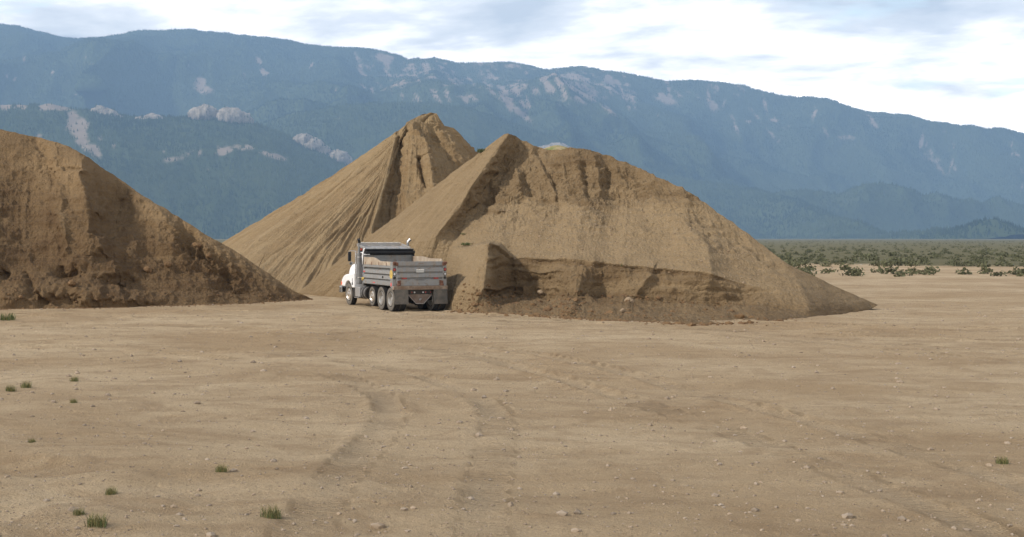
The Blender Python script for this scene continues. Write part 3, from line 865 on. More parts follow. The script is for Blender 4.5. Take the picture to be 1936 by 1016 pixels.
def knoll():
    """low grassy rise seen through the dip behind the right-hand pile"""
    cx, cy, top = (1052 - CX) / FPX * 82, 82.0, CH + (450 - 274.5) / FPX * 82
    u = np.linspace(-1, 1, 70); X, Y = np.meshgrid(cx + u * 9.5, cy + u * 11, indexing='ij')
    r = np.hypot((X - cx) / 9.5, (Y - cy) / 11)
    P0 = np.stack([X, Y, X * 0], -1)
    Z = top * (1 - r ** 1.5 * 1.02) + 0.10 * fbm(P0 * 0.8, 4, 5) * sm(0, .3, r)
    P = np.stack([X, Y, np.maximum(Z, -0.4)], -1)
    n = NT('sparse_grass_on_sand')
    c = n.mix(n.ramp(n.noise(1.6, 5, 0.65), [(0.42, 0.0), (0.60, 1.0)]), (0.36, 0.28, 0.17), (0.17, 0.19, 0.07))
    m = n.done(c, 0.95, 0, n.bump(n.noise(7, 5), 0.7, 0.1), 0.1)
    o = grid_mesh('sand_mound', P, m, None, True, (cx, cy, 0))
    tag(o, 'pale sand mound with thin green growth showing in the dip behind the right pile', 'mound')


knoll()


# ------------------------------------------------------------------ mountains
def mtn_mat(name):
    n = NT(name)
    rock = n.attr('rock')
    nz = n.noise(0.03, 6, 0.75)
    f = n.ramp(n.math('ADD', rock, n.math('MULTIPLY', n.math('SUBTRACT', nz, 0.5), 1.1)), [(0.34, 0.0), (0.74, 1.0)])
    g = n.mix(n.noise(0.004, 6, 0.6), (0.035, 0.052, 0.022), (0.075, 0.088, 0.040))
    r = n.mix(n.noise(0.02, 6, 0.7), (0.18, 0.14, 0.10), (0.34, 0.27, 0.205))
    return n.done(n.mix(f, g, r), 1.0, 0, None, 0.0)


M['mountain'] = mtn_mat('forest_floor_and_granite')
def granite_mat():
    n = NT('pale_granite')
    st = n.noise(0.05, 6, 0.7, stretch=(1, 1, 0.25), dist=0.8)
    c = n.mix(n.ramp(st, [(0.36, 0.0), (0.62, 1.0)]), (0.17, 0.14, 0.105), (0.40, 0.345, 0.275))
    cr = n.noise(0.11, 5, 0.75, stretch=(1, 1, 0.4), off=(7, 3, 1))
    c = n.mix(n.ramp(cr, [(0.56, 0.0), (0.66, 0.8)]), c, (0.045, 0.05, 0.03))
    return n.done(c, 0.95, 0, n.bump(st, 1.0, 8.0), 0.1)


M['granite'] = granite_mat()
FOREST, RANGES = [], []


def range_mesh(name, levels, xs, amp, rocks, seed, rockbase, dens=1.0, spurs=()):
    """levels: list of (polyline of (px,py), distance at px=0, distance at px=1900)"""
    xs = np.array(xs, float)
    ctrl = []
    for line, d0, d1 in levels:
        y = crest_at(line, xs); D = d0 + (d1 - d0) * np.clip(xs, -400, 2300) / 1900.0
        ctrl.append(np.stack([(xs - CX) / FPX * D, D, CH - (y - CY) / FPX * D], -1))
    top = ctrl[-1].copy(); top[:, 1] += 500; top[:, 2] -= 130
    top2 = top.copy(); top2[:, 1] += 500; top2[:, 2] *= 0.4
    A = np.stack(ctrl + [top, top2], 1)
    counts = [max(10, int(np.median(np.linalg.norm(A[:, k + 1] - A[:, k], axis=-1)) / 26)) for k in range(len(ctrl) - 1)] + [12, 4]
    A = refine(A, 1, counts)
    A = gblur(A, 2.2, 1)
    nu, nv = A.shape[:2]
    n_front = sum(counts[:-2])
    V = np.broadcast_to(np.clip(np.arange(nv) / n_front, 0, 1.2), (nu, nv))
    fade = np.interp(V, [0, 0.1, 0.85, 1.0, 1.2], [0.2, 1, 0.28, 0.0, 0.3])
    nr = normals(A)
    px0, py0 = proj(A)
    big = ridged(A / [1250, 2300, 1900], 4, seed, 0.36) - 0.5
    sml = ridged(A / [330, 700, 560], 3, seed + 9, 0.42) - 0.5
    spur = 0
    for ln, a_, w0, w1 in spurs: spur = spur + crest(px0, py0, ln, a_, w0, w1)
    P = A + nr * ((big * amp + sml * amp * 0.22) * fade)[..., None]
    P = P + np.array([0.0, -1.6, -0.26]) * (np.asarray(spur) * fade)[..., None]
    P[..., 2] += 6 * fbm(A / 60, 3, seed + 3)
    px, py = proj(P)
    rock = np.zeros((nu, nv)) + rockbase(px, py)
    for r in rocks:
        rock = np.maximum(rock, blob(px, py, *r))
    spk = 0.55 * fbm(P / [26, 60, 110], 4, seed + 33, 0.65) + 0.75 * fbm(P / [95, 160, 240], 3, seed + 39)
    rock = np.clip(rock * (0.85 + 1.0 * spk) + 0.45 * sm(0.35, 0.8, fbm(P / [60, 110, 90], 4, seed + 61)) * (0.25 + rockbase(px, py) * 3), 0, 1)
    o = grid_mesh(name, P, M['mountain'], {'rock': rock})
    tag(o, kind='structure')
    # places for trees
    ar = np.linalg.norm(np.cross(P[1:, :-1] - P[:-1, :-1], P[:-1, 1:] - P[:-1, :-1]), axis=-1)
    vis = (px[:-1, :-1] > -60) & (px[:-1, :-1] < 2000) & (V[:-1, :-1] < 1.03)
    w = ar * vis * np.clip(1.0 - 1.35 * rock[:-1, :-1], 0.05, 1)
    cnt = rng.poisson(w / 135.0 * dens)
    ii, jj = np.nonzero(cnt)
    rep = cnt[ii, jj]
    ii = np.repeat(ii, rep); jj = np.repeat(jj, rep)
    a = rng.random(len(ii))[:, None]; b = rng.random(len(ii))[:, None]
    pos = P[ii, jj] * (1 - a) * (1 - b) + P[ii + 1, jj] * a * (1 - b) + P[ii, jj + 1] * (1 - a) * b + P[ii + 1, jj + 1] * a * b
    FOREST.append(pos); RANGES.append((P, px, py))
    return P


SKY = [(-400, 30), (-150, 34), (0, 42), (30, 46), (60, 54), (110, 68), (145, 71), (180, 70), (225, 63), (262, 55), (310, 53), (360, 51), (390, 56),
       (430, 60), (480, 66), (535, 71), (570, 80), (610, 86), (690, 88), (725, 94), (770, 107), (820, 106), (865, 115), (910, 114), (970, 113),
       (1000, 120), (1035, 129), (1060, 126), (1100, 122), (1130, 126), (1160, 132), (1200, 138), (1270, 150), (1330, 147), (1400, 156), (1480, 178),
       (1560, 186), (1640, 208), (1720, 214), (1800, 238), (1936, 262), (2300, 300)]
xs_m = np.arange(-260, 2260, 3.4)
MID = [(-400, 190), (0, 190), (120, 150), (190, 100), (260, 150), (330, 215), (450, 200), (600, 185), (760, 180), (900, 200), (1100, 215), (1300, 235), (1500, 270), (1700, 300), (2300, 350)]
UPP = [(-400, 110), (0, 120), (120, 105), (190, 84), (260, 95), (330, 130), (450, 140), (600, 140), (760, 150), (900, 160), (1100, 170), (1300, 195), (1500, 230), (1700, 255), (2300, 320)]
LOW = [(-400, 330), (0, 330), (300, 325), (700, 320), (1100, 330), (1500, 360), (2300, 400)]
BASE = [(-400, 454), (2300, 454)]


def rb(px, py):     # thin soil and burnt slopes high on the right
    hi = sm(660, 760, px) * sm(240, 130, py) * (1 - sm(1450, 1700, px))
    return 0.30 * hi


rocks_main = [
    (490, 116, 5, 12, 1.3, -30), (498, 134, 7, 14, 1.5, -25), (380, 158, 9, 16, 1.25, -15), (388, 172, 24, 9, 1.4, 22), (445, 115, 6, 3, 0.7, 0), (560, 120, 12, 3, 0.6, 0),
    (1090, 148, 66, 9, 1.1, 12), (1100, 166, 60, 13, 1.15, 22), (1125, 186, 36, 9, 1.2, 20), (1035, 160, 8, 36, 1.2, -32), (1085, 190, 30, 9, 1.2, 15), (1150, 165, 14, 22, 1.1, -30),
    (957, 186, 9, 28, 1.3, -28), (985, 216, 24, 6, 1.2, 38), (725, 112, 20, 10, 1.05, 10), (700, 120, 9, 12, 0.7, 0), (755, 150, 18, 20, 0.55, 0), (970, 125, 30, 7, 0.7, 0), (905, 120, 14, 6, 0.8, 0),
    (890, 180, 26, 10, 0.65, 0), (980, 160, 20, 16, 0.65, 0), (1185, 185, 18, 8, 0.9, -20), (1190, 160, 10, 6, 0.9, 0), (1100, 128, 24, 5, 0.8, 0),
    (1260, 190, 30, 10, 0.8, 20), (1350, 200, 20, 14, 0.7, -20), (1480, 235, 30, 8, 0.8, 15), (1600, 262, 22, 8, 0.7, 0), (1760, 300, 30, 8, 0.7, 15), (170, 122, 7, 3, 0.8, 0),
]
rk = random.Random(12)
rocks_main = [q[:4] + (q[4] * 0.78,) + q[5:] if 1040 < q[0] < 1160 else q for q in rocks_main]
for _ in range(60):
    x_ = rk.uniform(670, 1210); y_ = crest_at(SKY, x_) + rk.uniform(10, 85)
    rocks_main.append((x_, y_, rk.uniform(2.5, 5), rk.uniform(8, 24), rk.uniform(0.6, 1.25), rk.uniform(-48, -15)))
for _ in range(26):
    x_ = rk.uniform(-60, 660); y_ = crest_at(SKY, x_) + rk.uniform(40, 120)
    rocks_main.append((x_, y_, rk.uniform(1.5, 3), rk.uniform(4, 12), rk.uniform(0.5, 1.0), rk.uniform(-50, 30)))
for _ in range(40):
    x_ = rk.uniform(1210, 2000); y_ = crest_at(SKY, x_) + rk.uniform(10, 90)
    rocks_main.append((x_, y_, rk.uniform(2.5, 5), rk.uniform(8, 24), rk.uniform(0.5, 1.1), rk.uniform(-48, 20)))
range_mesh('mountains', [(BASE, 5600, 5600), (LOW, 6300, 6100), (MID, 7300, 6900), (UPP, 8200, 7600), (SKY, 9300, 8600)], xs_m, 520, rocks_main, 5, rb, 1.0,
           [([(255, 66), (195, 92), (130, 135), (50, 178)], 230, 34, 60), ([(195, 92), (270, 128), (350, 165), (430, 205)], 200, 50, 34), ([(470, 68), (560, 120), (640, 175)], 200, 45, 40),
            ([(690, 92), (760, 140), (840, 180)], 170, 40, 34), ([(965, 116), (930, 160), (960, 205)], 190, 34, 40), ([(1100, 126), (1050, 175), (1120, 230)], 190, 36, 44),
            ([(1330, 150), (1290, 200), (1330, 260)], 200, 50, 50), ([(1560, 188), (1520, 240), (1580, 300)], 200, 50, 50), ([(60, 56), (20, 100), (-60, 140)], 160, 30, 40)])

# wooded foothill in front of it on the right
F2 = [(-400, 300), (300, 300), (480, 232), (560, 205), (640, 192), (740, 185), (820, 187), (900, 200), (960, 222), (1040, 248), (1120, 280), (1250, 322), (1400, 352), (1600, 392), (1800, 425), (2300, 440)]
F2b = [(x, 450 - (450 - y) * 0.55) for x, y in F2]
range_mesh('foothill', [(BASE, 4600, 4600), (F2b, 5300, 5300), (F2, 6100, 6000)], xs_m, 230, [(1130, 285, 14, 4, 0.8, 30), (640, 225, 5, 2, 0.9, -40)], 23, lambda px, py: px * 0)
# nearer foothill with the bald granite domes on its crest
F1 = [(-400, 180), (-100, 186), (0, 190), (100, 190), (180, 203), (250, 214), (320, 214), (400, 212), (470, 222), (520, 240), (570, 262), (620, 288), (680, 316), (760, 345), (860, 385), (1000, 425), (1200, 446), (2300, 452)]
F1b = [(x, 450 - (450 - y) * 0.52) for x, y in F1]
rocks_f1 = [
    (115, 203, 30, 10, 1.5, 8), (136, 226, 17, 30, 1.4, -20), (155, 262, 13, 26, 1.25, -30), (178, 285, 10, 20, 1.1, -35), (8, 200, 12, 8, 1.4, 0), (38, 203, 12, 6, 1.2, 0), (85, 202, 12, 7, 1.3, 0), (150, 240, 16, 18, 1.2, -30),
    (335, 300, 24, 6, 1.5, -12), (375, 292, 24, 8, 1.7, -8), (420, 285, 24, 8, 1.7, -8), (462, 280, 20, 6, 1.6, 8), (515, 294, 26, 5, 1.7, 14), (545, 300, 12, 3, 0.7, 10), (392, 322, 3, 6, 0.9, 0),
    (215, 277, 4, 5, 0.9, 0), (190, 262, 5, 8, 0.7, -30), (310, 287, 4, 5, 0.8, 0), (75, 257, 10, 4, 0.8, 0), (545, 254, 12, 3, 0.8, 32)]
range_mesh('foothill', [(BASE, 3700, 3700), (F1b, 4400, 4400), (F1, 5200, 5000)], xs_m, 170, rocks_f1, 41, lambda px, py: px * 0)


def forest():
    P = np.concatenate(FOREST)
    n = len(P)
    h = rng.uniform(6, 14, n); r = h * rng.uniform(0.17, 0.27, n)
    ang = rng.random(n) * 6.28
    k = 4
    V = np.zeros((n, k + 1, 3))
    for i in range(k):
        a = ang + i * 2 * math.pi / k
        V[:, i] = P + np.stack([np.cos(a) * r, np.sin(a) * r, h * 0 - 0.5], -1)
    V[:, k] = P + np.stack([h * 0, h * 0, h], -1)
    base = (np.arange(n) * (k + 1))[:, None]
    F = np.concatenate([base + np.array([i, (i + 1) % k, k]) for i in range(k)], 0)
    m = NT('conifer_needles')
    c = m.mix(m.ramp(m.noise(0.0022, 6, 0.7), [(0.4, 0.0), (0.6, 1.0)]), (0.016, 0.028, 0.014), (0.105, 0.125, 0.052))
    c = m.mix(m.noise(0.08, 2, 0.5), c, (0.035, 0.052, 0.03))
    mat = m.done(c, 1.0, 0, None, 0.0)
    o = np_mesh('forest', V.reshape(-1, 3), F, mat, None, False)
    tag(o, 'conifer forest covering the hazy blue mountain slopes', 'forest', None, 'stuff')
    print('trees', n)




def outcrop(spec, D, label, seed):
    """bald granite: a cluster of domes grown together; spec = list of (px, py of base, half width px, height px)"""
    Vs, Fs, off = [], [], 0
    sx = np.mean([s[0] for s in spec]); sy = max(s[1] for s in spec)
    org = np.array(at(sx, sy, D))
    for k, (px, py, w, h) in enumerate(spec):
        bm = bmesh.new(); bmesh.ops.create_icosphere(bm, subdivisions=4, radius=1.0)
        v = np.array([q.co[:] for q in bm.verts]); f = np.array([[a.index for a in q.verts] for q in bm.faces]); bm.free()
        W, H = 1.15 * w / FPX * D, 0.82 * h / FPX * D
        c = np.array(at(px, py, D)) - org
        n = v.copy()
        v = v * [W, W * 0.9, H]
        q = v / max(W, H)
        crack = np.clip(1 - np.abs(vn(q * [4.5, 4.5, 0.9] + 3.3 * k + seed, seed + 7)) * 7, 0, 1) * np.clip(1.2 - n[:, 2], 0, 1)
        v = v - n * (0.10 * H * crack)[:, None]
        v = v + n * (0.10 * H * ridged(q * 2.6 + seed + k * 3, 4, seed) + 0.20 * H * fbm(q * [3.4, 3.4, 1.3] + k, 4, seed))[:, None]
        Vs.append(v + c); Fs.append(f + off); off += len(v)
    o = np_mesh('rock_outcrop', np.concatenate(Vs), np.concatenate(Fs), M['granite'], None, True, org)
    tag(o, label, 'outcrop', 'granite outcrops on the wooded slopes')
    RP_, rx, ry = RANGES[1] if sx > 900 else RANGES[2]
    trees = []
    for (px, py, w, h) in spec:        # trees rooted on the slope in front of the bare rock
        for _ in range(int(w * 2.2)):
            tx, ty = px + random.uniform(-w * 1.1, w * 1.1), py + random.uniform(-5, 5)
            d2 = (rx - tx) ** 2 + (ry - ty) ** 2 + np.where(RP_[..., 1] > D - W * 0.5, 1e5, 0)
            k_ = np.unravel_index(np.argmin(d2), d2.shape)
            if d2[k_] < 40: trees.append(RP_[k_] + rng.normal(size=3) * [4, 4, 0])
    for v_ in Vs:                      # a few pines rooted in the cracks of the rock
        up = v_[v_[:, 2] > np.quantile(v_[:, 2], 0.5)]
        for _ in range(9): trees.append(up[random.randrange(len(up))] + org)
    if trees: FOREST.append(np.array(trees))


def fd(px): return 5200 - 200 * px / 1900 - 60
outcrop([(386, 218, 24, 21), (370, 216, 13, 12), (405, 219, 10, 13)], fd(385), 'pale granite dome on the foothill crest, left one of the widest touching pair', 1)
outcrop([(437, 226, 29, 25), (424, 224, 18, 19), (460, 230, 16, 19)], fd(440), 'widest pale granite dome on the foothill crest, right of its twin', 2)
outcrop([(188, 212, 14, 13), (202, 221, 19, 18), (216, 231, 19, 18), (230, 240, 13, 12)], fd(205), 'granite slab slanting down to the right, above the left pile', 3)
outcrop([(270, 232, 15, 14), (290, 232, 21, 19)], fd(283), 'small low pair of granite bumps between the slanting slab and the twin domes', 4)
outcrop([(574, 268, 18, 17), (590, 280, 22, 23), (605, 291, 19, 20)], fd(590), 'granite dome sloping down to the right beside the middle pile', 5)
outcrop([(638, 305, 23, 24)], fd(640), 'rounded granite dome just above the left flank of the middle pile', 6)
outcrop([(1035, 285, 20, 12), (1052, 286, 26, 18)], 5600, 'grey rock hump peeping over the dip in the right pile', 7)

forest()


# ------------------------------------------------------------------ stones, clods, weeds
def rock_mesh(name, mat, size, seed, sub=3, flat=0.7):
    bm = bmesh.new(); bmesh.ops.create_icosphere(bm, subdivisions=sub, radius=1.0)
    v = np.array([q.co[:] for q in bm.verts]); f = np.array([[a.index for a in q.verts] for q in bm.faces]); bm.free()
    d = 1 + 0.30 * fbm(v * 1.1 + seed * 3.1, 4, seed) + 0.10 * ridged(v * 2.4 + seed, 3, seed + 4)
    v = v * d[:, None] * np.array([1.0, 0.85, flat]) * size
    v[:, 2] -= v[:, 2].min() * 0.72
    return np_mesh(name, v, f, mat, None, False)


def surf_hit(P2, px, py):
    qx, qy = proj(P2)
    d = (qx - px) ** 2 + (qy - py) ** 2 + np.where(P2[..., 1] > np.median(P2[..., 1]) + 14, 1e4, 0)
    k = np.unravel_index(np.argmin(d), d.shape)
    return P2[k]


LP, CP, RP = SURF

stones = [  # px, py, size, pile, label
    (1190, 574, 0.20, 'R', 'pale rounded boulder in the rubble at the far right of the bank'),
    (1176, 590, 0.11, 'R', 'small tan stone below the pale boulder in the rubble'),
    (1022, 556, 0.14, 'R', 'grey stone lying in the recess of the dug bank'),
    (318, 505, 0.20, 'L', 'brown broken block low on the right half of the left pile'),
    (395, 488, 0.17, 'L', 'tan broken block in the rocky band near the left pile ridge'),
    (372, 470, 0.22, 'L', 'largest cracked block in the rocky band below the left pile ridge'),
    (137, 541, 0.20, 'L', 'dark clod at the mouth of the hollow in the left pile'),
    (280, 514, 0.20, 'L', 'flat dark slab sticking out of the left pile above its foot'),
]
for k, (px, py, s, w, lab) in enumerate(stones):
    p = surf_hit(RP if w == 'R' else LP, px, py)
    o = rock_mesh('boulder', M['boulder'] if w == 'R' else M['clod'], s, 3 + k)
    o.location = p; o.rotation_euler = (0, 0, k * 1.3)
    tag(o, lab, 'rock')


def scatter(name, pts, sizes, mat, label, cat, seed):
    """many small stones as one object"""
    protos = []
    for k in range(6):
        bm = bmesh.new(); bmesh.ops.create_icosphere(bm, subdivisions=1, radius=1.0)
        v = np.array([q.co[:] for q in bm.verts]); f = np.array([[a.index for a in q.verts] for q in bm.faces]); bm.free()
        v = v * (1 + 0.35 * vn(v * 1.3 + k * 5.1, seed + k))[:, None] * [1, 0.8, 0.62]
        protos.append((v, f))
    Vs, Fs, off = [], [], 0
    for i, (p, s) in enumerate(zip(pts, sizes)):
        v, f = protos[i % 6]
        a = rng.random() * 6.28; c, sn = math.cos(a), math.sin(a)
        Rm = np.array([[c, -sn, 0], [sn, c, 0], [0, 0, 1]])
        Vs.append(v @ Rm.T * s + p); Fs.append(f + off); off += len(v)
    o = np_mesh(name, np.concatenate(Vs), np.concatenate(Fs), mat, None, False)
    tag(o, label, cat, None, 'stuff')


# clods rolled down to the foot of the piles and onto the yard edge
def toe_pts(P2, n, px0, px1, back, fwd):
    out = []
    toe = P2[:, 3]
    tx, _ = proj(toe)
    ok = np.nonzero((tx > px0) & (tx < px1))[0]
    for _ in range(n):
        q = toe[random.choice(ok)]
        x = q[0] + random.gauss(0, .2); y = q[1] - abs(random.gauss(0, fwd))
        out.append((x, y, ground_z(x, y) + 0.01))
    return out


def face_pts(P2, n, px0, px1, j0, j1):
    qx, _ = proj(P2[:, j0])
    ok = np.nonzero((qx > px0) & (qx < px1))[0]
    return [tuple(P2[random.choice(ok), random.randint(j0, j1)]) for _ in range(n)]


lt = toe_pts(LP, 520, -100, 590, 0, 0.40) + face_pts(LP, 380, -100, 560, 4, 60)
rt = toe_pts(RP, 450, 850, 1500, 0, 0.5) + face_pts(RP, 900, 860, 1450, 4, 60)
scatter('rubble', lt, [min(0.24, 0.028 * math.exp(random.gauss(0.1, 0.5))) for _ in lt], M['clod'], 'brown earth clods strewn along the foot of the left pile', 'rubble', 3)
scatter('rubble', rt, [min(0.26, 0.035 * math.exp(random.gauss(0.2, 0.6))) for _ in rt], M['clod'], 'earth clods and stones strewn below the bank of the right pile', 'rubble', 8)
st = face_pts(RP, 1500, 930, 1450, 118, 215)
scatter('gravel', st, [min(0.10, 0.022 * math.exp(random.gauss(0, 0.45))) for _ in st], M['boulder'], 'loose gravel on the scree slope of the right pile', 'gravel', 13)
gp = []
for _ in range(15000):
    D = 12.5 + 55 * random.random() ** 1.6
    x = (random.uniform(-80, 2000) - CX) / FPX * D
    gp.append((x, D, ground_z(x, D) + 0.002))
scatter('gravel', gp, [min(0.085, 0.0085 * math.exp(random.gauss(0.1, 0.75)) * (0.75 + p[1] * 0.012)) for p in gp], M['pebble'], 'small loose stones scattered over the dirt yard', 'gravel', 17)


def blades(n, spread, hgt, wid, seed, lean=0.5):
    rd = random.Random(seed)
    mb_v, mb_f = [], []
    for _ in range(n):
        a = rd.uniform(0, 6.28); r = spread * rd.random() ** 0.6
        bx, by = math.cos(a) * r, math.sin(a) * r
        h = hgt * rd.uniform(0.45, 1.1); la = rd.uniform(0, 6.28); ln = h * lean * rd.uniform(0.2, 1.1)
        pa = la + 1.57; w = wid * rd.uniform(0.6, 1.2)
        i = len(mb_v)
        for t, ww in ((0, 1.0), (0.5, 0.8), (0.85, 0.4), (1.0, 0.05)):
            cx_, cy_, cz_ = bx + math.cos(la) * ln * t * t, by + math.sin(la) * ln * t * t, h * (t - 0.18 * t * t)
            for sgn in (-1, 1):
                mb_v.append((cx_ + math.cos(pa) * w * ww * sgn / 2, cy_ + math.sin(pa) * w * ww * sgn / 2, cz_))
        for q in range(3):
            mb_f.append((i + 2 * q, i + 2 * q + 1, i + 2 * q + 3, i + 2 * q + 2))
    return np.array(mb_v), np.array(mb_f)


def weed(p, n, spread, hgt, wid, seed, label, group=None, lean=0.5, dry=0.25):
    root = bpy.data.objects.new('weed_clump', None); COL.objects.link(root); root.location = p
    root.empty_display_size = 0.2
    tag(root, label, 'weed', group)
    v, f = blades(n, spread, hgt, wid, seed, lean)
    a = np_mesh('leaves', v, f, M['weed'], None, False); a.parent = root
    k = max(4, int(n * dry))
    v, f = blades(k, spread * 0.8, hgt * 1.15, wid * 0.5, seed + 50, lean * 0.7)
    b = np_mesh('dry_stalks', v, f, M['weed_dry'], None, False); b.parent = root  # dry grass stalks rising among the green leaves
    return root


def copy_tree(o, parent=None):
    c = o.copy(); COL.objects.link(c)
    if parent is not None: c.parent = parent
    for ch in list(o.children): copy_tree(ch, c)
    return c


def gpt(px, py):
    D = gd(py); x = (px - CX) / FPX * D
    return (x, D, ground_z(x, D) - 0.01)


weed(gpt(14, 606), 110, 0.34, 0.34, 0.03, 1, 'bright green weed clump on the yard at the left edge')
weed(surf_hit(RP, 883, 464), 120, 0.30, 0.16, 0.035, 2, 'small green weed on top of the bank beside the truck', None, 0.8, 0.05)
weed(surf_hit(RP, 877, 443), 40, 0.14, 0.08, 0.03, 3, 'tiny green weed higher on the right pile above the bank weed', None, 0.8, 0.05)
weed(surf_hit(RP, 910, 288), 120, 0.22, 0.24, 0.035, 4, 'green weed on the skyline between the middle and right piles', None, 0.8, 0.15)
weed(surf_hit(RP, 1176, 502), 40, 0.05, 0.14, 0.02, 6, 'dark little weed on the lip of the dug bank', None, 0.4, 0.4)
def scrub():
    Vs, n = [], 0
    for _ in range(1500):
        D = 112 * math.exp(random.random() * 2.6)
        px = random.uniform(1250, 2100)
        x = (px - CX) / FPX * D
        if D < 150 and vn(np.array([[x * .05, D * .05, 0]]), 91)[0] < -0.1: continue
        r = random.uniform(0.3, 0.85)
        k = 46 if D < 350 else 22
        d = rng.normal(size=(k, 3)); d /= np.linalg.norm(d, axis=1, keepdims=True); d[:, 2] = np.abs(d[:, 2])
        c = d * (rng.random(k) ** 0.4)[:, None] * [r, r, r * 0.85] + [x, D, 0.02]
        a = rng.normal(size=(k, 3)); b = rng.normal(size=(k, 3))
        a *= (0.17 * r / np.linalg.norm(a, axis=1))[:, None]; b *= (0.24 * r / np.linalg.norm(b, axis=1))[:, None]
        Vs.append(np.stack([c - a, c - b, c + a, c + b], 1).reshape(-1, 3)); n += k
    o = np_mesh('scrub', np.concatenate(Vs), np.arange(n * 4).reshape(-1, 4), M['sage'], None, False)
    tag(o, 'low sage scrub on the plain beyond the yard', 'scrub', None, 'stuff')


M['sage'] = simple('sage_leaf', (0.105, 0.105, 0.055), 0.9, 0, 0.1, 0.4, 0.4)
scrub()
rd = random.Random(4)
first = None
for k in range(11):
    px = rd.choice([rd.uniform(-60, 420), rd.uniform(-60, 260), rd.uniform(-60, 1900)]); py = rd.uniform(690, 1040)
    if k < 3: px, py = [(60, 860), (210, 960), (20, 740)][k]
    lab = 'grass tuft growing on the bare dirt of the near yard'
    if first is None:
        o = first = weed(gpt(px, py), 90, 0.17, 0.24, 0.012, 31, lab, 'grass tufts on the near yard', 0.6, 1.6)
    else:
        o = copy_tree(first); o.location = gpt(px, py)
    o.scale = [rd.uniform(0.35, 0.8)] * 3; o.rotation_euler = (0, 0, rd.uniform(0, 6.28))

# a lone dry reed on the left pile's ridge
p = surf_hit(LP, 491, 501)
bm = bmesh.new()
bm.free()


# ------------------------------------------------------------------ mesh builder for the truck
class MB:
    def __init__(s): s.bm = bmesh.new()

    def poly(s, vs, fs):
        v = [s.bm.verts.new(p) for p in vs]
        for f in fs: s.bm.faces.new([v[i] for i in f])
        return s

    def hexa(s, p):      # 8 points: bottom 4 counter-clockwise, top 4
        return s.poly(p, [(3, 2, 1, 0), (4, 5, 6, 7), (0, 1, 5, 4), (1, 2, 6, 5), (2, 3, 7, 6), (3, 0, 4, 7)])

    def box(s, x0, x1, y0, y1, z0, z1):
        return s.hexa([(x0, y0, z0), (x1, y0, z0), (x1, y1, z0), (x0, y1, z0), (x0, y0, z1), (x1, y0, z1), (x1, y1, z1), (x0, y1, z1)])

    def prism(s, poly, a0, a1, axis):     # polygon extruded along an axis; poly in the two other coordinates
        n = len(poly)
        def mk(u, v, a): return {'x': (a, u, v), 'y': (u, a, v), 'z': (u, v, a)}[axis]
        vs = [mk(u, v, a0) for u, v in poly] + [mk(u, v, a1) for u, v in poly]
        fs = [tuple(range(n)), tuple(range(2 * n - 1, n - 1, -1))] + [(i, i + n, (i + 1) % n + n, (i + 1) % n) for i in range(n)]
        return s.poly(vs, fs)

    def cyl(s, p0, p1, r0, r1=None, n=20):
        r1 = r0 if r1 is None else r1
        a, b = Vector(p0), Vector(p1); d = (b - a).normalized()
        q = d.to_track_quat('Z', 'Y'); vs = []
        for c, r in ((a, r0), (b, r1)):
            for i in range(n):
                t = 2 * math.pi * i / n
                vs.append(tuple(c + q @ Vector((math.cos(t) * r, math.sin(t) * r, 0))))
        fs = [tuple(range(n - 1, -1, -1)), tuple(range(n, 2 * n))] + [(i, (i + 1) % n, (i + 1) % n + n, i + n) for i in range(n)]
        return s.poly(vs, fs)

    def tube(s, pts, r, n=12):
        pts = [Vector(p) for p in pts]; rings = []
        rs = r if isinstance(r, (list, tuple)) else [r] * len(pts)
        for i, p in enumerate(pts):
            d = (pts[min(i + 1, len(pts) - 1)] - pts[max(i - 1, 0)]).normalized()
            q = d.to_track_quat('Z', 'Y')
            rings.append([s.bm.verts.new(p + q @ Vector((math.cos(2 * math.pi * k / n) * rs[i], math.sin(2 * math.pi * k / n) * rs[i], 0))) for k in range(n)])
        for a, b in zip(rings[:-1], rings[1:]):
            for k in range(n):
                s.bm.faces.new((a[k], a[(k + 1) % n], b[(k + 1) % n], b[k]))
        s.bm.faces.new(rings[0][::-1]); s.bm.faces.new(rings[-1])
        return s

    def lathe(s, prof, c, n=40, closed=True):     # profile of (x offset, radius) round the x axis
        rings = []
        for (x, r) in prof:
            rings.append([s.bm.verts.new((c[0] + x, c[1] + math.cos(2 * math.pi * k / n) * r, c[2] + math.sin(2 * math.pi * k / n) * r)) for k in range(n)])
        pr = list(zip(rings, rings[1:] + ([rings[0]] if closed else [])))
        if not closed: pr = pr[:len(rings) - 1]
        for a, b in pr:
            for k in range(n):
                s.bm.faces.new((a[k], a[(k + 1) % n], b[(k + 1) % n], b[k]))
        return s

    def build(s, name, mat, parent=None, bevel=0.0, smooth=False):
        bmesh.ops.recalc_face_normals(s.bm, faces=s.bm.faces)
        me = bpy.data.meshes.new(name); s.bm.to_mesh(me); s.bm.free()
        o = bpy.data.objects.new(name, me); COL.objects.link(o); me.materials.append(M[mat] if isinstance(mat, str) else mat)
        if smooth:
            for p_ in me.polygons: p_.use_smooth = True
            me.set_sharp_from_angle(angle=R(38))
        if bevel:
            b = o.modifiers.new('bevel', 'BEVEL'); b.width = bevel; b.segments = 2; b.limit_method = 'ANGLE'; b.angle_limit = R(35)
        if parent is not None: o.parent = parent
        return o


tag(MB().tube([(0, 0, -0.1), (0.12, 0, 0.22), (0.27, 0, 0.48), (0.36, 0.02, 0.70)], [0.022, 0.018, 0.015, 0.008], 6).build('dry_reed', 'stick'),
    'thin dry reed standing on the ridge of the left pile', 'reed').location = p


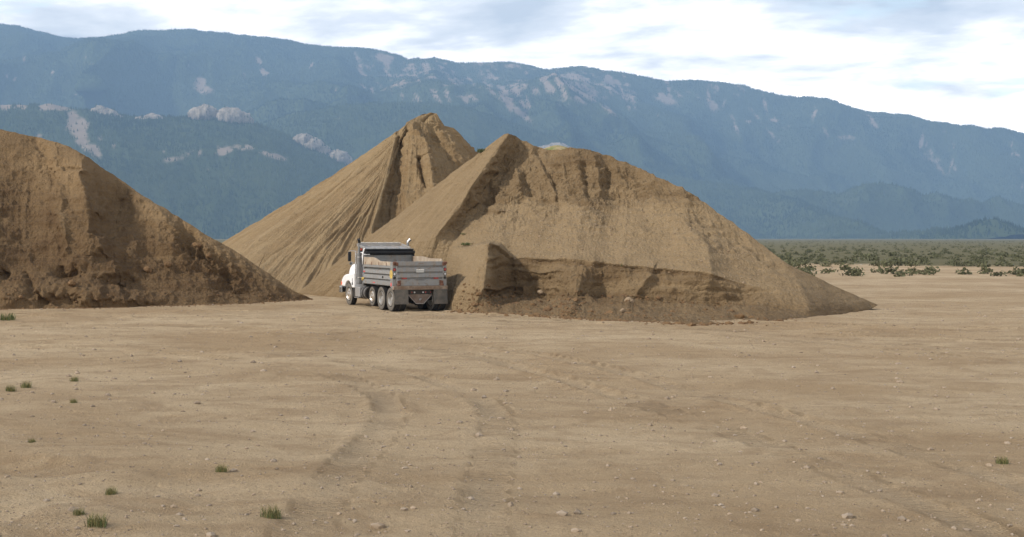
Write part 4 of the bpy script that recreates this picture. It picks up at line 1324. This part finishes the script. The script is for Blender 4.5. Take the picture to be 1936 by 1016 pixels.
# ------------------------------------------------------------------ the dump truck
def dump_truck():
    th = R(17.0)
    root = bpy.data.objects.new('dump_truck', None); COL.objects.link(root)
    root.location = (3.30 + 1.25 * math.cos(th), 59.3 + 1.25 * math.sin(th), 0.0)
    root.rotation_euler = (0, 0, th)
    root.empty_display_size = 0.5
    tag(root, 'white dump truck with a grey ribbed bed seen from behind on the dirt yard', 'truck')
    T = root

    # --- chassis
    b = MB()
    for x in (-0.44, 0.44): b.box(x - 0.05, x + 0.05, -0.02, 7.5, 0.72, 0.98)
    for y in (0.1, 1.0, 2.3, 3.6, 4.6): b.box(-0.39, 0.39, y, y + 0.12, 0.74, 0.96)
    for y in (0.40, 1.62): b.cyl((-1.0, y, 0.54), (1.0, y, 0.54), 0.10); b.cyl((-0.22, y, 0.54), (0.22, y, 0.54), 0.24, None, 24)
    b.cyl((-1.0, 2.95, 0.60), (1.0, 2.95, 0.60), 0.07)
    b.box(-0.95, 0.95, 6.22, 6.36, 0.45, 0.56)
    b.cyl((0, 0.4, 0.56), (0, 4.4, 0.75), 0.06)
    for x in (-0.55, 0.55):
        b.box(x - 0.06, x + 0.06, 0.15, 1.95, 0.66, 0.74)
    b.box(-0.9, -0.5, 2.0, 2.5, 0.55, 0.9); b.box(0.5, 0.95, 2.0, 3.6, 0.45, 0.9)
    b.box(-0.42, 0.42, 3.9, 6.0, 0.45, 1.05)       # engine and gearbox
    b.box(-0.5, 0.5, 0.0, 4.0, 0.985, 1.08)        # hoist subframe
    b.build('chassis', 'dark', T, 0.01)

    # --- wheels
    def tyre_prof(w, r):
        h = w / 2
        return [(-h * 0.62, r * 0.56), (-h * 0.96, r * 0.66), (-h, r * 0.80), (-h * 0.95, r * 0.93), (-h * 0.80, r * 0.985), (-h * 0.55, r), (-h * 0.52, r * 0.972), (-h * 0.44, r * 0.972), (-h * 0.41, r),
                (-h * 0.06, r), (-h * 0.04, r * 0.972), (h * 0.04, r * 0.972), (h * 0.06, r), (h * 0.41, r), (h * 0.44, r * 0.972), (h * 0.52, r * 0.972), (h * 0.55, r), (h * 0.80, r * 0.985),
                (h * 0.95, r * 0.93), (h, r * 0.80), (h * 0.96, r * 0.66), (h * 0.62, r * 0.56)]

    def wheel(x, y, z, r, w, side, style):
        """side = -1 left, +1 right; the origin of a wheel is its centre"""
        b = MB(); o_ = side * w / 2
        rr = r * 0.575
        if style == 'dish':      # deep dish of an outer dual wheel
            prof = [(o_ * 0.85, rr), (o_ * 0.98, rr * 0.97), (o_ * 0.85, rr * 0.93), (o_ * 0.2, rr * 0.86), (-o_ * 0.35, rr * 0.80), (-o_ * 0.40, rr * 0.5), (-o_ * 0.1, rr * 0.36), (o_ * 0.55, rr * 0.30), (o_ * 0.60, 0.01)]
        else:                    # outward disc of a steering or lift axle wheel
            prof = [(o_ * 0.85, rr), (o_ * 1.0, rr * 0.97), (o_ * 0.85, rr * 0.90), (o_ * 0.70, rr * 0.84), (o_ * 0.95, rr * 0.62), (o_ * 1.0, rr * 0.46), (o_ * 0.92, rr * 0.40), (o_ * 1.30, rr * 0.33), (o_ * 1.38, rr * 0.2), (o_ * 1.38, 0.01)]
        b.lathe(prof, (0, 0, 0), 36, False)
        b.lathe([(-o_ * 0.85, rr), (-o_ * 0.85, 0.02)], (0, 0, 0), 36, False)
        for k in range(10):
            a = 2 * math.pi * k / 10
            q0, q1, q2 = (o_ * 0.93, o_ * 1.16, 0.55) if style != 'dish' else (-o_ * 0.42, -o_ * 0.2, 0.62)
            b.cyl((q0, math.cos(a) * rr * q2, math.sin(a) * rr * q2), (q1, math.cos(a) * rr * q2, math.sin(a) * rr * q2), 0.019, None, 8)
        wh = b.build('wheel', 'alloy' if style != 'dish' else 'rim', T, 0, True)
        wh.location = (x, y, z)
        t = MB().lathe(tyre_prof(w, r), (0, 0, 0), 48)
        n = 40                                  # shoulder lugs
        for k in range(n):
            a0 = 2 * math.pi * k / n; a1 = a0 + math.pi / n
            for s2 in (-1, 1):
                vs = []
                for rr_ in (r * 0.955, r * 1.008):
                    for (xx, aa) in ((s2 * w * 0.29, a0), (s2 * w * 0.455, a0), (s2 * w * 0.455, a1), (s2 * w * 0.29, a1)):
                        r3 = rr_ if abs(xx) < w * .4 else rr_ * 0.985
                        vs.append((xx, math.cos(aa) * r3, math.sin(aa) * r3))
                t.hexa(vs)
        t.build('tyre', 'rubber', wh, 0, True)
        return wh

    RT, WT = 0.525, 0.27
    for y in (0.40, 1.62):
        for s_i in (-1, 1):
            wheel(s_i * 1.095, y, RT - 0.005, RT, WT, s_i, 'dish')
            wheel(s_i * 0.765, y, RT - 0.005, RT, WT, -s_i, 'dish')
    for s_i in (-1, 1):
        wheel(s_i * 1.06, 2.95, 0.455 + 0.10, 0.455, 0.26, s_i, 'disc')
        wheel(s_i * 1.06, 6.29, RT - 0.005, RT, 0.29, s_i, 'disc')

    # --- dump bed
    L0, L1 = 0.30, 4.05
    b = MB()
    prof = [(-1.25, 1.12), (-1.25, 1.29), (-1.15, 1.33), (-1.15, 1.36), (-1.245, 1.385), (-1.215, 1.545), (-1.145, 1.56), (-1.145, 1.59), (-1.245, 1.62), (-1.215, 1.775), (-1.13, 1.795), (-1.13, 1.86), (-1.255, 1.885),
            (-1.255, 1.985), (-1.12, 1.985), (-1.12, 1.12)]
    b.prism(prof, L0, L1, 'y')
    b.prism([(-x, z) for x, z in prof][::-1], L0, L1, 'y')
    b.box(-1.12, 1.12, 0.10, L1, 1.09, 1.16)
    b.build('dump_bed', 'bed', T, 0.006)
    b = MB()      # front wall of the bed and the shield over the cab
    b.box(-1.19, 1.19, 4.052, 4.11, 1.10, 2.72)
    for z in (2.28, 2.46): b.box(-1.16, 1.16, 4.02, 4.05, z, z + 0.035)
    for x in (-1.19, 1.19): b.box(x - 0.045, x + 0.045, 4.0, 4.125, 1.985, 2.72)
    b.build('bulkhead', 'bed', T, 0.006)
    b = MB()
    b.hexa([(-1.12, 4.112, 2.685), (1.12, 4.112, 2.685), (1.12, 5.25, 2.80), (-1.12, 5.25, 2.80), (-1.12, 4.112, 2.725), (1.12, 4.112, 2.725), (1.12, 5.25, 2.84), (-1.12, 5.25, 2.84)])
    b.box(-1.06, 1.06, 5.252, 5.30, 2.78, 2.985)
    for x in (-1.12, 1.12):
        b.hexa([(x - .025, 4.112, 2.73), (x + .025, 4.112, 2.73), (x + .025, 5.25, 2.845), (x - .025, 5.25, 2.845), (x - .025, 4.112, 2.79), (x + .025, 4.112, 2.79), (x + .025, 5.25, 2.95), (x - .025, 5.25, 2.95)])
    for x in (-0.6, 0, 0.6):
        b.hexa([(x - .03, 4.2, 2.735), (x + .03, 4.2, 2.735), (x + .03, 5.2, 2.84), (x - .03, 5.2, 2.84), (x - .03, 4.2, 2.77), (x + .03, 4.2, 2.77), (x + .03, 5.2, 2.875), (x - .03, 5.2, 2.875)])
    sh = b.build('cab_shield', 'grime_alu', T, 0.006)
    MB().box(-1.08, 1.08, 5.24, 5.31, 2.987, 3.01).build('edge_trim', 'chrome', sh, 0.004)
    # tarp rolled up on its roller
    pts = [(-1.17 + 2.34 * k / 24, 3.93 + 0.012 * math.sin(k * 1.7), 2.555 + 0.010 * math.sin(k * 2.3 + 1)) for k in range(25)]
    tr = MB().tube(pts, [0.105 + 0.010 * math.sin(k * 2.9) for k in range(25)], 16).build('rolled_tarp', 'black', T, 0, True)
    b = MB(); b.box(-1.2, 1.2, 3.80, 4.0, 2.665, 2.70); b.box(-1.2, 1.22, 3.97, 4.018, 2.42, 2.69); b.build('wind_deflector', 'black', tr, 0.004)
    b = MB().cyl((1.17, 3.93, 2.555), (1.27, 3.93, 2.555), 0.075); b.box(1.19, 1.25, 3.88, 3.98, 2.36, 2.56); b.build('tarp_motor', 'dark', tr, 0.004)
    b = MB().tube([(-1.27, 4.02, 1.97), (-1.28, 4.02, 2.36), (-1.24, 3.98, 2.62), (-1.2, 3.95, 2.74)], 0.035, 8); b.build('tarp_arm', 'white', T, 0, True)
    MB().tube([(-1.27, 3.98, 2.46), (-1.15, 3.9, 2.445), (-0.98, 3.84, 2.45)], 0.018, 8).build('tarp_arm', 'white', T, 0, True)

    # timber sideboards
    def board(x, front, drop, y0):
        pl = [(y0, 1.99), (4.0, 1.99), (4.0, front), (2.75, front + 0.005)]
        for t in np.linspace(0, 1, 7)[1:]:
            pl.append((2.75 - 1.15 * t, front - (front - drop) * (t * t * (3 - 2 * t))))
        pl.append((y0 + 0.12, drop)); pl.append((y0, drop - 0.06))
        o = MB().prism(pl, x - 0.028, x + 0.028, 'x').build('sideboard', 'wood', T, 0.006)
        for yy in (0.9, 1.9, 2.9, 3.7): MB().box(x - 0.04, x + 0.04, yy, yy + 0.05, 1.988, 2.12).build('stake_iron', 'rust', o, 0.003)
    board(-1.19, 2.33, 2.17, 0.33)
    board(1.19, 2.36, 2.29, 0.33)

    # --- tail end
    for s_i in (-1, 1):
        b = MB()
        xa, xb = sorted((s_i * 1.272, s_i * 1.09))
        b.hexa([(xa, 0.0, 0.98), (xb, 0.0, 0.98), (xb, 0.298, 1.06), (xa, 0.298, 1.06), (xa, 0.0, 2.15), (xb, 0.0, 2.15), (xb, 0.298, 2.15), (xa, 0.298, 2.15)])
        po = b.build('corner_post', 'bed', T, 0.012)
        xc = s_i * 1.185
        for z, m_, r_ in ((1.83, 'red', 0.062), (1.63, 'clear', 0.052), (1.47, 'dark', 0.045)):
            MB().cyl((xc, 0.002, z), (xc, -0.022, z), r_ + 0.016, None, 20).build('lamp_ring', 'dark', po)
            o = MB().cyl((xc, -0.0225, z), (xc, -0.045, z), r_, r_ * 0.85, 20).build('tail_light' if m_ != 'dark' else 'blank_plug', m_, po, 0.006)
        b = MB(); b.box(xc - 0.05, xc + 0.05, -0.04, -0.001, 2.02, 2.15); b.cyl((xc - 0.075, -0.05, 2.13), (xc + 0.075, -0.05, 2.13), 0.055, None, 14)
        xi = s_i * 1.04
        b.box(min(xi, xi + s_i * 0.10), max(xi, xi + s_i * 0.10), -0.115, -0.06, 2.0, 2.14)
        b.build('hinge_bracket', 'rust', po, 0.005)
        MB().tube([(s_i * 1.09, -0.03, 2.0), (s_i * 1.085, -0.03, 1.6), (s_i * 1.07, -0.03, 1.2)], 0.022, 8).build('latch_rod', 'grime_alu', po)
        b = MB(); b.box(s_i * 1.03 - 0.05, s_i * 1.03 + 0.05, -0.09, -0.06, 1.12, 1.34); b.cyl((s_i * 1.03 - .06, -0.09, 1.16), (s_i * 1.03 + .06, -0.09, 1.16), 0.045, None, 12); b.build('latch_hook', 'rust', po, 0.004)
    tp = [(-0.055, 1.125), (-0.055, 1.40), (0.02, 1.43), (0.02, 1.455), (-0.055, 1.485), (-0.03, 1.66), (0.02, 1.675), (0.02, 1.705), (-0.055, 1.735), (-0.03, 1.925), (0.02, 1.94), (0.02, 1.975), (-0.055, 2.0), (-0.055, 2.185),
          (0.06, 2.185), (0.06, 1.125)]
    tg = MB().prism(tp, -1.075, 1.075, 'x').build('tailgate', 'bed', T, 0.006)
    for x in (-0.74, 0.74):
        MB().box(x - 0.115, x + 0.115, -0.078, -0.057, 1.415, 1.475).build('marker_light', 'red', tg, 0.008)
    b = MB(); b.box(-0.19, 0.17, -0.075, -0.057, 1.70, 1.83); pl = b.build('number_plate', 'plate', tg, 0.004)
    MB().box(-0.19, 0.17, -0.080, -0.0755, 1.825, 1.845).build('plate_edge', 'chrome', pl)
    MB().box(-0.22, 0.20, -0.0595, -0.0575, 1.362, 1.382).build('slot', 'black', tg)
    for x in (-0.95, 0.95):
        MB().box(x - 0.05, x + 0.05, -0.062, -0.057, 1.13, 1.36).build('gusset', 'rust', tg, 0.002)
    ap = MB(); ap.hexa([(-1.262, -0.13, 0.95), (1.262, -0.13, 0.95), (1.262, 0.10, 0.95), (-1.262, 0.10, 0.95), (-1.262, -0.16, 1.118), (1.262, -0.16, 1.118), (1.262, 0.10, 1.118), (-1.262, 0.10, 1.118)])
    ap.build('rear_apron', 'rustbeam', T, 0.008)
    # marks on the sides
    for s_i in (-1, 1):
        MB().box(min(s_i * 1.252, s_i * 1.257), max(s_i * 1.252, s_i * 1.257), 2.35, 2.62, 1.17, 1.225).build('reflector', 'redrefl', T)
        MB().box(min(s_i * 1.2385, s_i * 1.246), max(s_i * 1.2385, s_i * 1.246), 3.78, 4.0, 1.635, 1.70).build('reflector', 'redrefl', T)
    MB().cyl((-1.2722, 0.175, 1.62), (-1.2765, 0.175, 1.62), 0.19, None, 28).build('round_sticker', 'yellow', T)
    st_ = T.children[-1]
    for z in (1.68, 1.58): MB().box(-1.2785, -1.2768, 0.12, 0.20, z - 0.022, z + 0.022).build('dark_mark', 'rust', st_)
    MB().box(-1.2765, -1.2722, 0.10, 0.25, 1.10, 1.25).build('reflector', 'redrefl', T)
    MB().cyl((-1.235, 1.35, 1.47), (-1.262, 1.35, 1.47), 0.055, None, 14).build('side_knob', 'dark', T)
    # mud flaps, hitch plate
    for s_i in (-1, 1):
        x0, x1 = sorted((s_i * 0.60, s_i * 1.235))
        MB().hexa([(x0, -0.215, 0.32), (x1, -0.215, 0.32), (x1, -0.2, 0.32), (x0, -0.2, 0.32), (x0, -0.155, 0.955), (x1, -0.155, 0.955), (x1, -0.14, 0.955), (x0, -0.14, 0.955)]).build('mud_flap', 'flap', T, 0.004)
    hp = MB().prism([(-0.18, 0.33), (0.18, 0.33), (0.54, 0.71), (0.54, 0.75), (-0.54, 0.75), (-0.54, 0.71)], -0.02, 0.01, 'y').build('hitch_plate', 'steelplate', T, 0.006)
    b = MB()
    for xa, za, xb, zb in ((-0.18, 0.33, 0.18, 0.33), (0.18, 0.33, 0.54, 0.71), (-0.54, 0.71, -0.18, 0.33)):
        b.cyl((xa, -0.026, za), (xb, -0.026, zb), 0.012, None, 8)
    b.build('plate_rim', 'grime_alu', hp)
    b = MB().cyl((-0.02, -0.022, 0.50), (0.04, -0.10, 0.56), 0.045, 0.035, 14); b.build('pintle_hook', 'grime_alu', hp, 0.005)
    MB().box(-0.56, 0.56, 0.015, 0.05, 0.755, 0.935).build('light_panel', 'dark', T, 0.004)
    for x, m_ in ((-0.46, 'red'), (-0.38, 'red'), (-0.24, 'clear'), (0.16, 'clear'), (0.28, 'red'), (0.42, 'red'), (0.5, 'red')):
        MB().cyl((x, 0.0148, 0.83), (x, -0.006, 0.83), 0.038, 0.032, 14).build('rear_lamp', m_, T, 0.004)

    # --- cab
    b = MB()
    def ring(y, w, z0, z1, k=0.16):
        return [(-w, y, z0), (w, y, z0), (w, y, z1 - k), (w - k, y, z1), (-w + k, y, z1), (-w, y, z1 - k)]
    rings = [ring(4.42, 0.90, 1.06, 2.62), ring(5.45, 0.95, 1.06, 2.68), ring(5.62, 0.93, 1.06, 2.64), ring(5.98, 0.90, 1.06, 2.02, 0.05)]
    vs = [p_ for r_ in rings for p_ in r_]; fs = [tuple(range(6)), tuple(range(23, 17, -1))]
    for k in range(3):
        for i in range(6): fs.append((k * 6 + i, k * 6 + (i + 1) % 6, (k + 1) * 6 + (i + 1) % 6, (k + 1) * 6 + i))
    cab = MB().poly(vs, fs).build('cab', 'white', T, 0.03)
    MB().box(-0.6, 0.6, 4.40, 4.4185, 1.95, 2.4).build('rear_window', 'glass', cab, 0.004)
    MB().hexa([(-0.78, 5.655, 2.59), (0.78, 5.655, 2.59), (0.72, 5.985, 2.05), (-0.72, 5.985, 2.05), (-0.78, 5.67, 2.60), (0.78, 5.67, 2.60), (0.72, 6.0, 2.06), (-0.72, 6.0, 2.06)]).build('windscreen', 'glass', cab)
    for s_i in (-1, 1):
        d = MB().prism([(4.62, 1.10), (5.50, 1.10), (5.62, 1.9), (5.50, 2.46), (4.62, 2.46)], *sorted((s_i * 0.945, s_i * 0.965)), 'x').build('door', 'white', cab, 0.006)
        MB().box(*sorted((s_i * 0.966, s_i * 0.985)), 4.68, 4.84, 1.62, 1.66).build('door_handle', 'chrome', cab, 0.004)
        b = MB().prism([(4.70, 1.92), (5.52, 1.92), (5.42, 2.40), (4.70, 2.40)], *sorted((s_i * 0.966, s_i * 0.972)), 'x')
        w_ = b.build('side_window', 'glass', T); w_['label'] = 'dark side window of the cab'
    for x in (-0.86, -0.35, 0, 0.35, 0.86):
        MB().box(x - 0.055, x + 0.055, 5.42, 5.56, 2.685 - (0.07 if abs(x) > .8 else 0), 2.755 - (0.07 if abs(x) > .8 else 0)).build('roof_marker', 'amber', cab, 0.015)
    MB().cyl((-0.98, 5.0, 2.62), (-0.98, 5.0, 2.80), 0.07, 0.05, 14).build('beacon', 'amber', T, 0.01)
    MB().box(-1.02, -0.90, 4.94, 5.06, 2.55, 2.62).build('beacon_bracket', 'dark', T)
    # hood
    hs = [(5.99, 0.98, 2.03), (6.65, 1.02, 1.95), (7.15, 0.90, 1.80), (7.50, 0.70, 1.62)]
    vs, fs = [], []
    for y_, w_, t_ in hs:
        vs += [(-w_, y_, 1.0), (w_, y_, 1.0), (w_, y_, t_ - 0.22), (w_ - 0.16, y_, t_), (-w_ + 0.16, y_, t_), (-w_, y_, t_ - 0.22)]
    fs = [tuple(range(6)), tuple(range(23, 17, -1))]
    for k in range(3):
        for q_ in range(6): fs.append((k * 6 + q_, k * 6 + (q_ + 1) % 6, (k + 1) * 6 + (q_ + 1) % 6, (k + 1) * 6 + q_))
    b = MB().poly(vs, fs)
    hood = b.build('hood', 'white', T, 0.06)
    MB().box(-0.42, 0.42, 7.502, 7.55, 0.95, 1.58).build('grille', 'chrome', hood, 0.01)
    # front wings with wheel arches
    def arch(y0, z0, r, a0, a1, n=14):
        return [(y0 + r * math.cos(R(a0 + (a1 - a0) * k / n)), z0 + r * math.sin(R(a0 + (a1 - a0) * k / n))) for k in range(n + 1)]
    outl = [(7.36, 0.90), (7.34, 1.06), (7.24, 1.20), (7.05, 1.34), (6.8, 1.43), (6.5, 1.475), (6.15, 1.49), (5.85, 1.50), (5.62, 1.52), (5.40, 1.54), (5.38, 0.86)] + arch(6.29, 0.53, 0.64, 150, 33)
    for s_i in (-1, 1):
        xs_ = sorted((s_i * 1.235, s_i * 0.62))
        f_ = MB().prism(outl, xs_[0], xs_[1], 'x').build('fender', 'white', T, 0.035)
        MB().box(*sorted((s_i * 1.237, s_i * 1.12)), 7.20, 7.372, 0.93, 1.10).build('turn_signal', 'amber', f_, 0.012)
        b = MB(); b.box(*sorted((s_i * 1.237, s_i * 1.249)), 5.60, 5.64, 1.02, 1.30); b.box(*sorted((s_i * 1.237, s_i * 1.256)), 5.57, 5.67, 0.98, 1.10); b.build('hood_latch', 'black', f_, 0.004)
        MB().box(*sorted((s_i * 1.0, s_i * 0.75)), 7.362, 7.40, 1.0, 1.22).build('headlight', 'clear', f_, 0.01)
        # splash skirt behind the wheel
        MB().box(*sorted((s_i * 1.20, s_i * 0.8)), 5.36, 5.62, 0.42, 0.858).build('splash_guard', 'dark', f_, 0.01)
    bp = MB().box(-1.22, 1.22, 7.62, 7.72, 0.55, 0.86)
    for s_i in (-1, 1): bp.box(*sorted((s_i * 1.22, s_i * 1.17)), 7.33, 7.618, 0.55, 0.86)
    bp.build('bumper', 'chrome', T, 0.02)
    MB().box(-1.15, 1.15, 7.40, 7.60, 0.62, 0.80).build('bumper_bracket', 'dark', T)
    # mirrors
    for s_i in (-1, 1):
        mh = MB().box(s_i * 1.33 - 0.075, s_i * 1.33 + 0.075, 5.73, 5.83, 2.10, 2.56).build('mirror', 'black', T, 0.03)
        MB().box(s_i * 1.33 - 0.062, s_i * 1.33 + 0.062, 5.722, 5.7295, 2.13, 2.53).build('mirror_glass', 'glass', mh)
        MB().tube([(s_i * 0.93, 5.6, 2.57), (s_i * 1.2, 5.72, 2.60), (s_i * 1.35, 5.78, 2.60), (s_i * 1.35, 5.78, 2.56)], 0.016, 8).build('mirror_arm', 'chrome', mh, 0, True)
        MB().tube([(s_i * 0.95, 5.6, 1.95), (s_i * 1.15, 5.72, 2.02), (s_i * 1.30, 5.78, 2.11)], 0.016, 8).build('mirror_arm', 'chrome', mh, 0, True)
        m2 = MB().cyl((s_i * 1.25, 5.80, 1.99), (s_i * 1.25, 5.86, 1.99), 0.085, 0.06, 18).build('convex_mirror', 'chrome', mh, 0.01)
    # exhaust stacks
    for s_i in (-1, 1):
        x, y = (-1.14, 4.90) if s_i < 0 else (1.28, 4.85)
        ex = MB().cyl((x, y, 1.05), (x, y, 2.52), 0.135, None, 24).build('exhaust_stack', 'stack', T, 0.02, True)
        tip = MB().tube([(x, y, 2.521), (x, y, 2.85), (x, y + 0.005, 2.98)], [0.066, 0.064, 0.064], 16)
        tip.build('stack_pipe', 'stack', ex, 0, True)
        a = 1 if s_i > 0 else -0.35
        MB().tube([(x, y, 2.981), (x + 0.02 * a, y - 0.01, 3.05), (x + 0.07 * a, y - 0.03, 3.10), (x + 0.12 * a, y - 0.06, 3.155)], [0.066, 0.067, 0.070, 0.074], 16).build('stack_tip', 'chrome' if s_i > 0 else 'black', ex, 0, True)
        MB().cyl((x - s_i * -0.15, y + 0.10, 1.2), (x - s_i * -0.15, y + 0.10, 2.56), 0.028, None, 12).build('grab_pipe', 'chrome', ex, 0, True)
        for z in (1.35, 2.3): MB().cyl((x, y, z), (x, y, z + 0.03), 0.142, None, 24).build('clamp', 'chrome', ex, 0, True)
    # tank, battery box, steps on both sides
    for s_i in (-1, 1):
        b = MB().box(*sorted((s_i * 1.20, s_i * 0.62)), 4.62, 5.34, 0.45, 0.90); b.build('step_box', 'grime_alu', T, 0.02)
        b = MB().box(*sorted((s_i * 1.24, s_i * 0.9)), 4.66, 5.38, 0.385, 0.425); b.build('step', 'chrome', T, 0.008)
        b = MB().cyl((s_i * 0.92, 3.86, 0.66), (s_i * 0.92, 4.60, 0.66), 0.285, None, 28); tk = b.build('fuel_tank', 'dark', T, 0.02, True)
        for yy in (4.0, 4.4): MB().cyl((s_i * 0.92, yy, 0.66), (s_i * 0.92, yy + 0.05, 0.66), 0.292, None, 28).build('tank_strap', 'grime_alu', tk, 0, True)
    MB().tube([(-1.18, 4.12, 1.24), (-1.24, 4.06, 1.29), (-1.27, 3.98, 1.36)], [0.05, 0.07, 0.06], 10).build('hose_cap', 'yellow', T, 0, True)
    MB().box(-1.16, -1.0, 4.12, 4.25, 1.0, 1.22).build('valve_block', 'dark', T, 0.01)
    return root


dump_truck()


# ------------------------------------------------------------------ haze: one box of even air round the whole scene
def haze():
    z0, z1 = -2.0, 1580.0
    me = MB().box(-8000, 9800, -950, 10600, z0, z1)
    m = bpy.data.materials.new('haze_air'); m.use_nodes = True
    nt = m.node_tree; nt.nodes.remove(nt.nodes['Principled BSDF'])
    v = nt.nodes.new('ShaderNodeVolumePrincipled')
    v.inputs['Color'].default_value = (0.405, 0.65, 1.0, 1)
    v.inputs['Density'].default_value = 0.000105
    v.inputs['Anisotropy'].default_value = 0.0
    nt.links.new(v.outputs[0], nt.nodes['Material Output'].inputs['Volume'])
    o = me.build('haze', m)
    tag(o, kind='stuff')
    o['label'] = 'thin blue haze between the yard and the mountains'; o['category'] = 'haze'


haze()
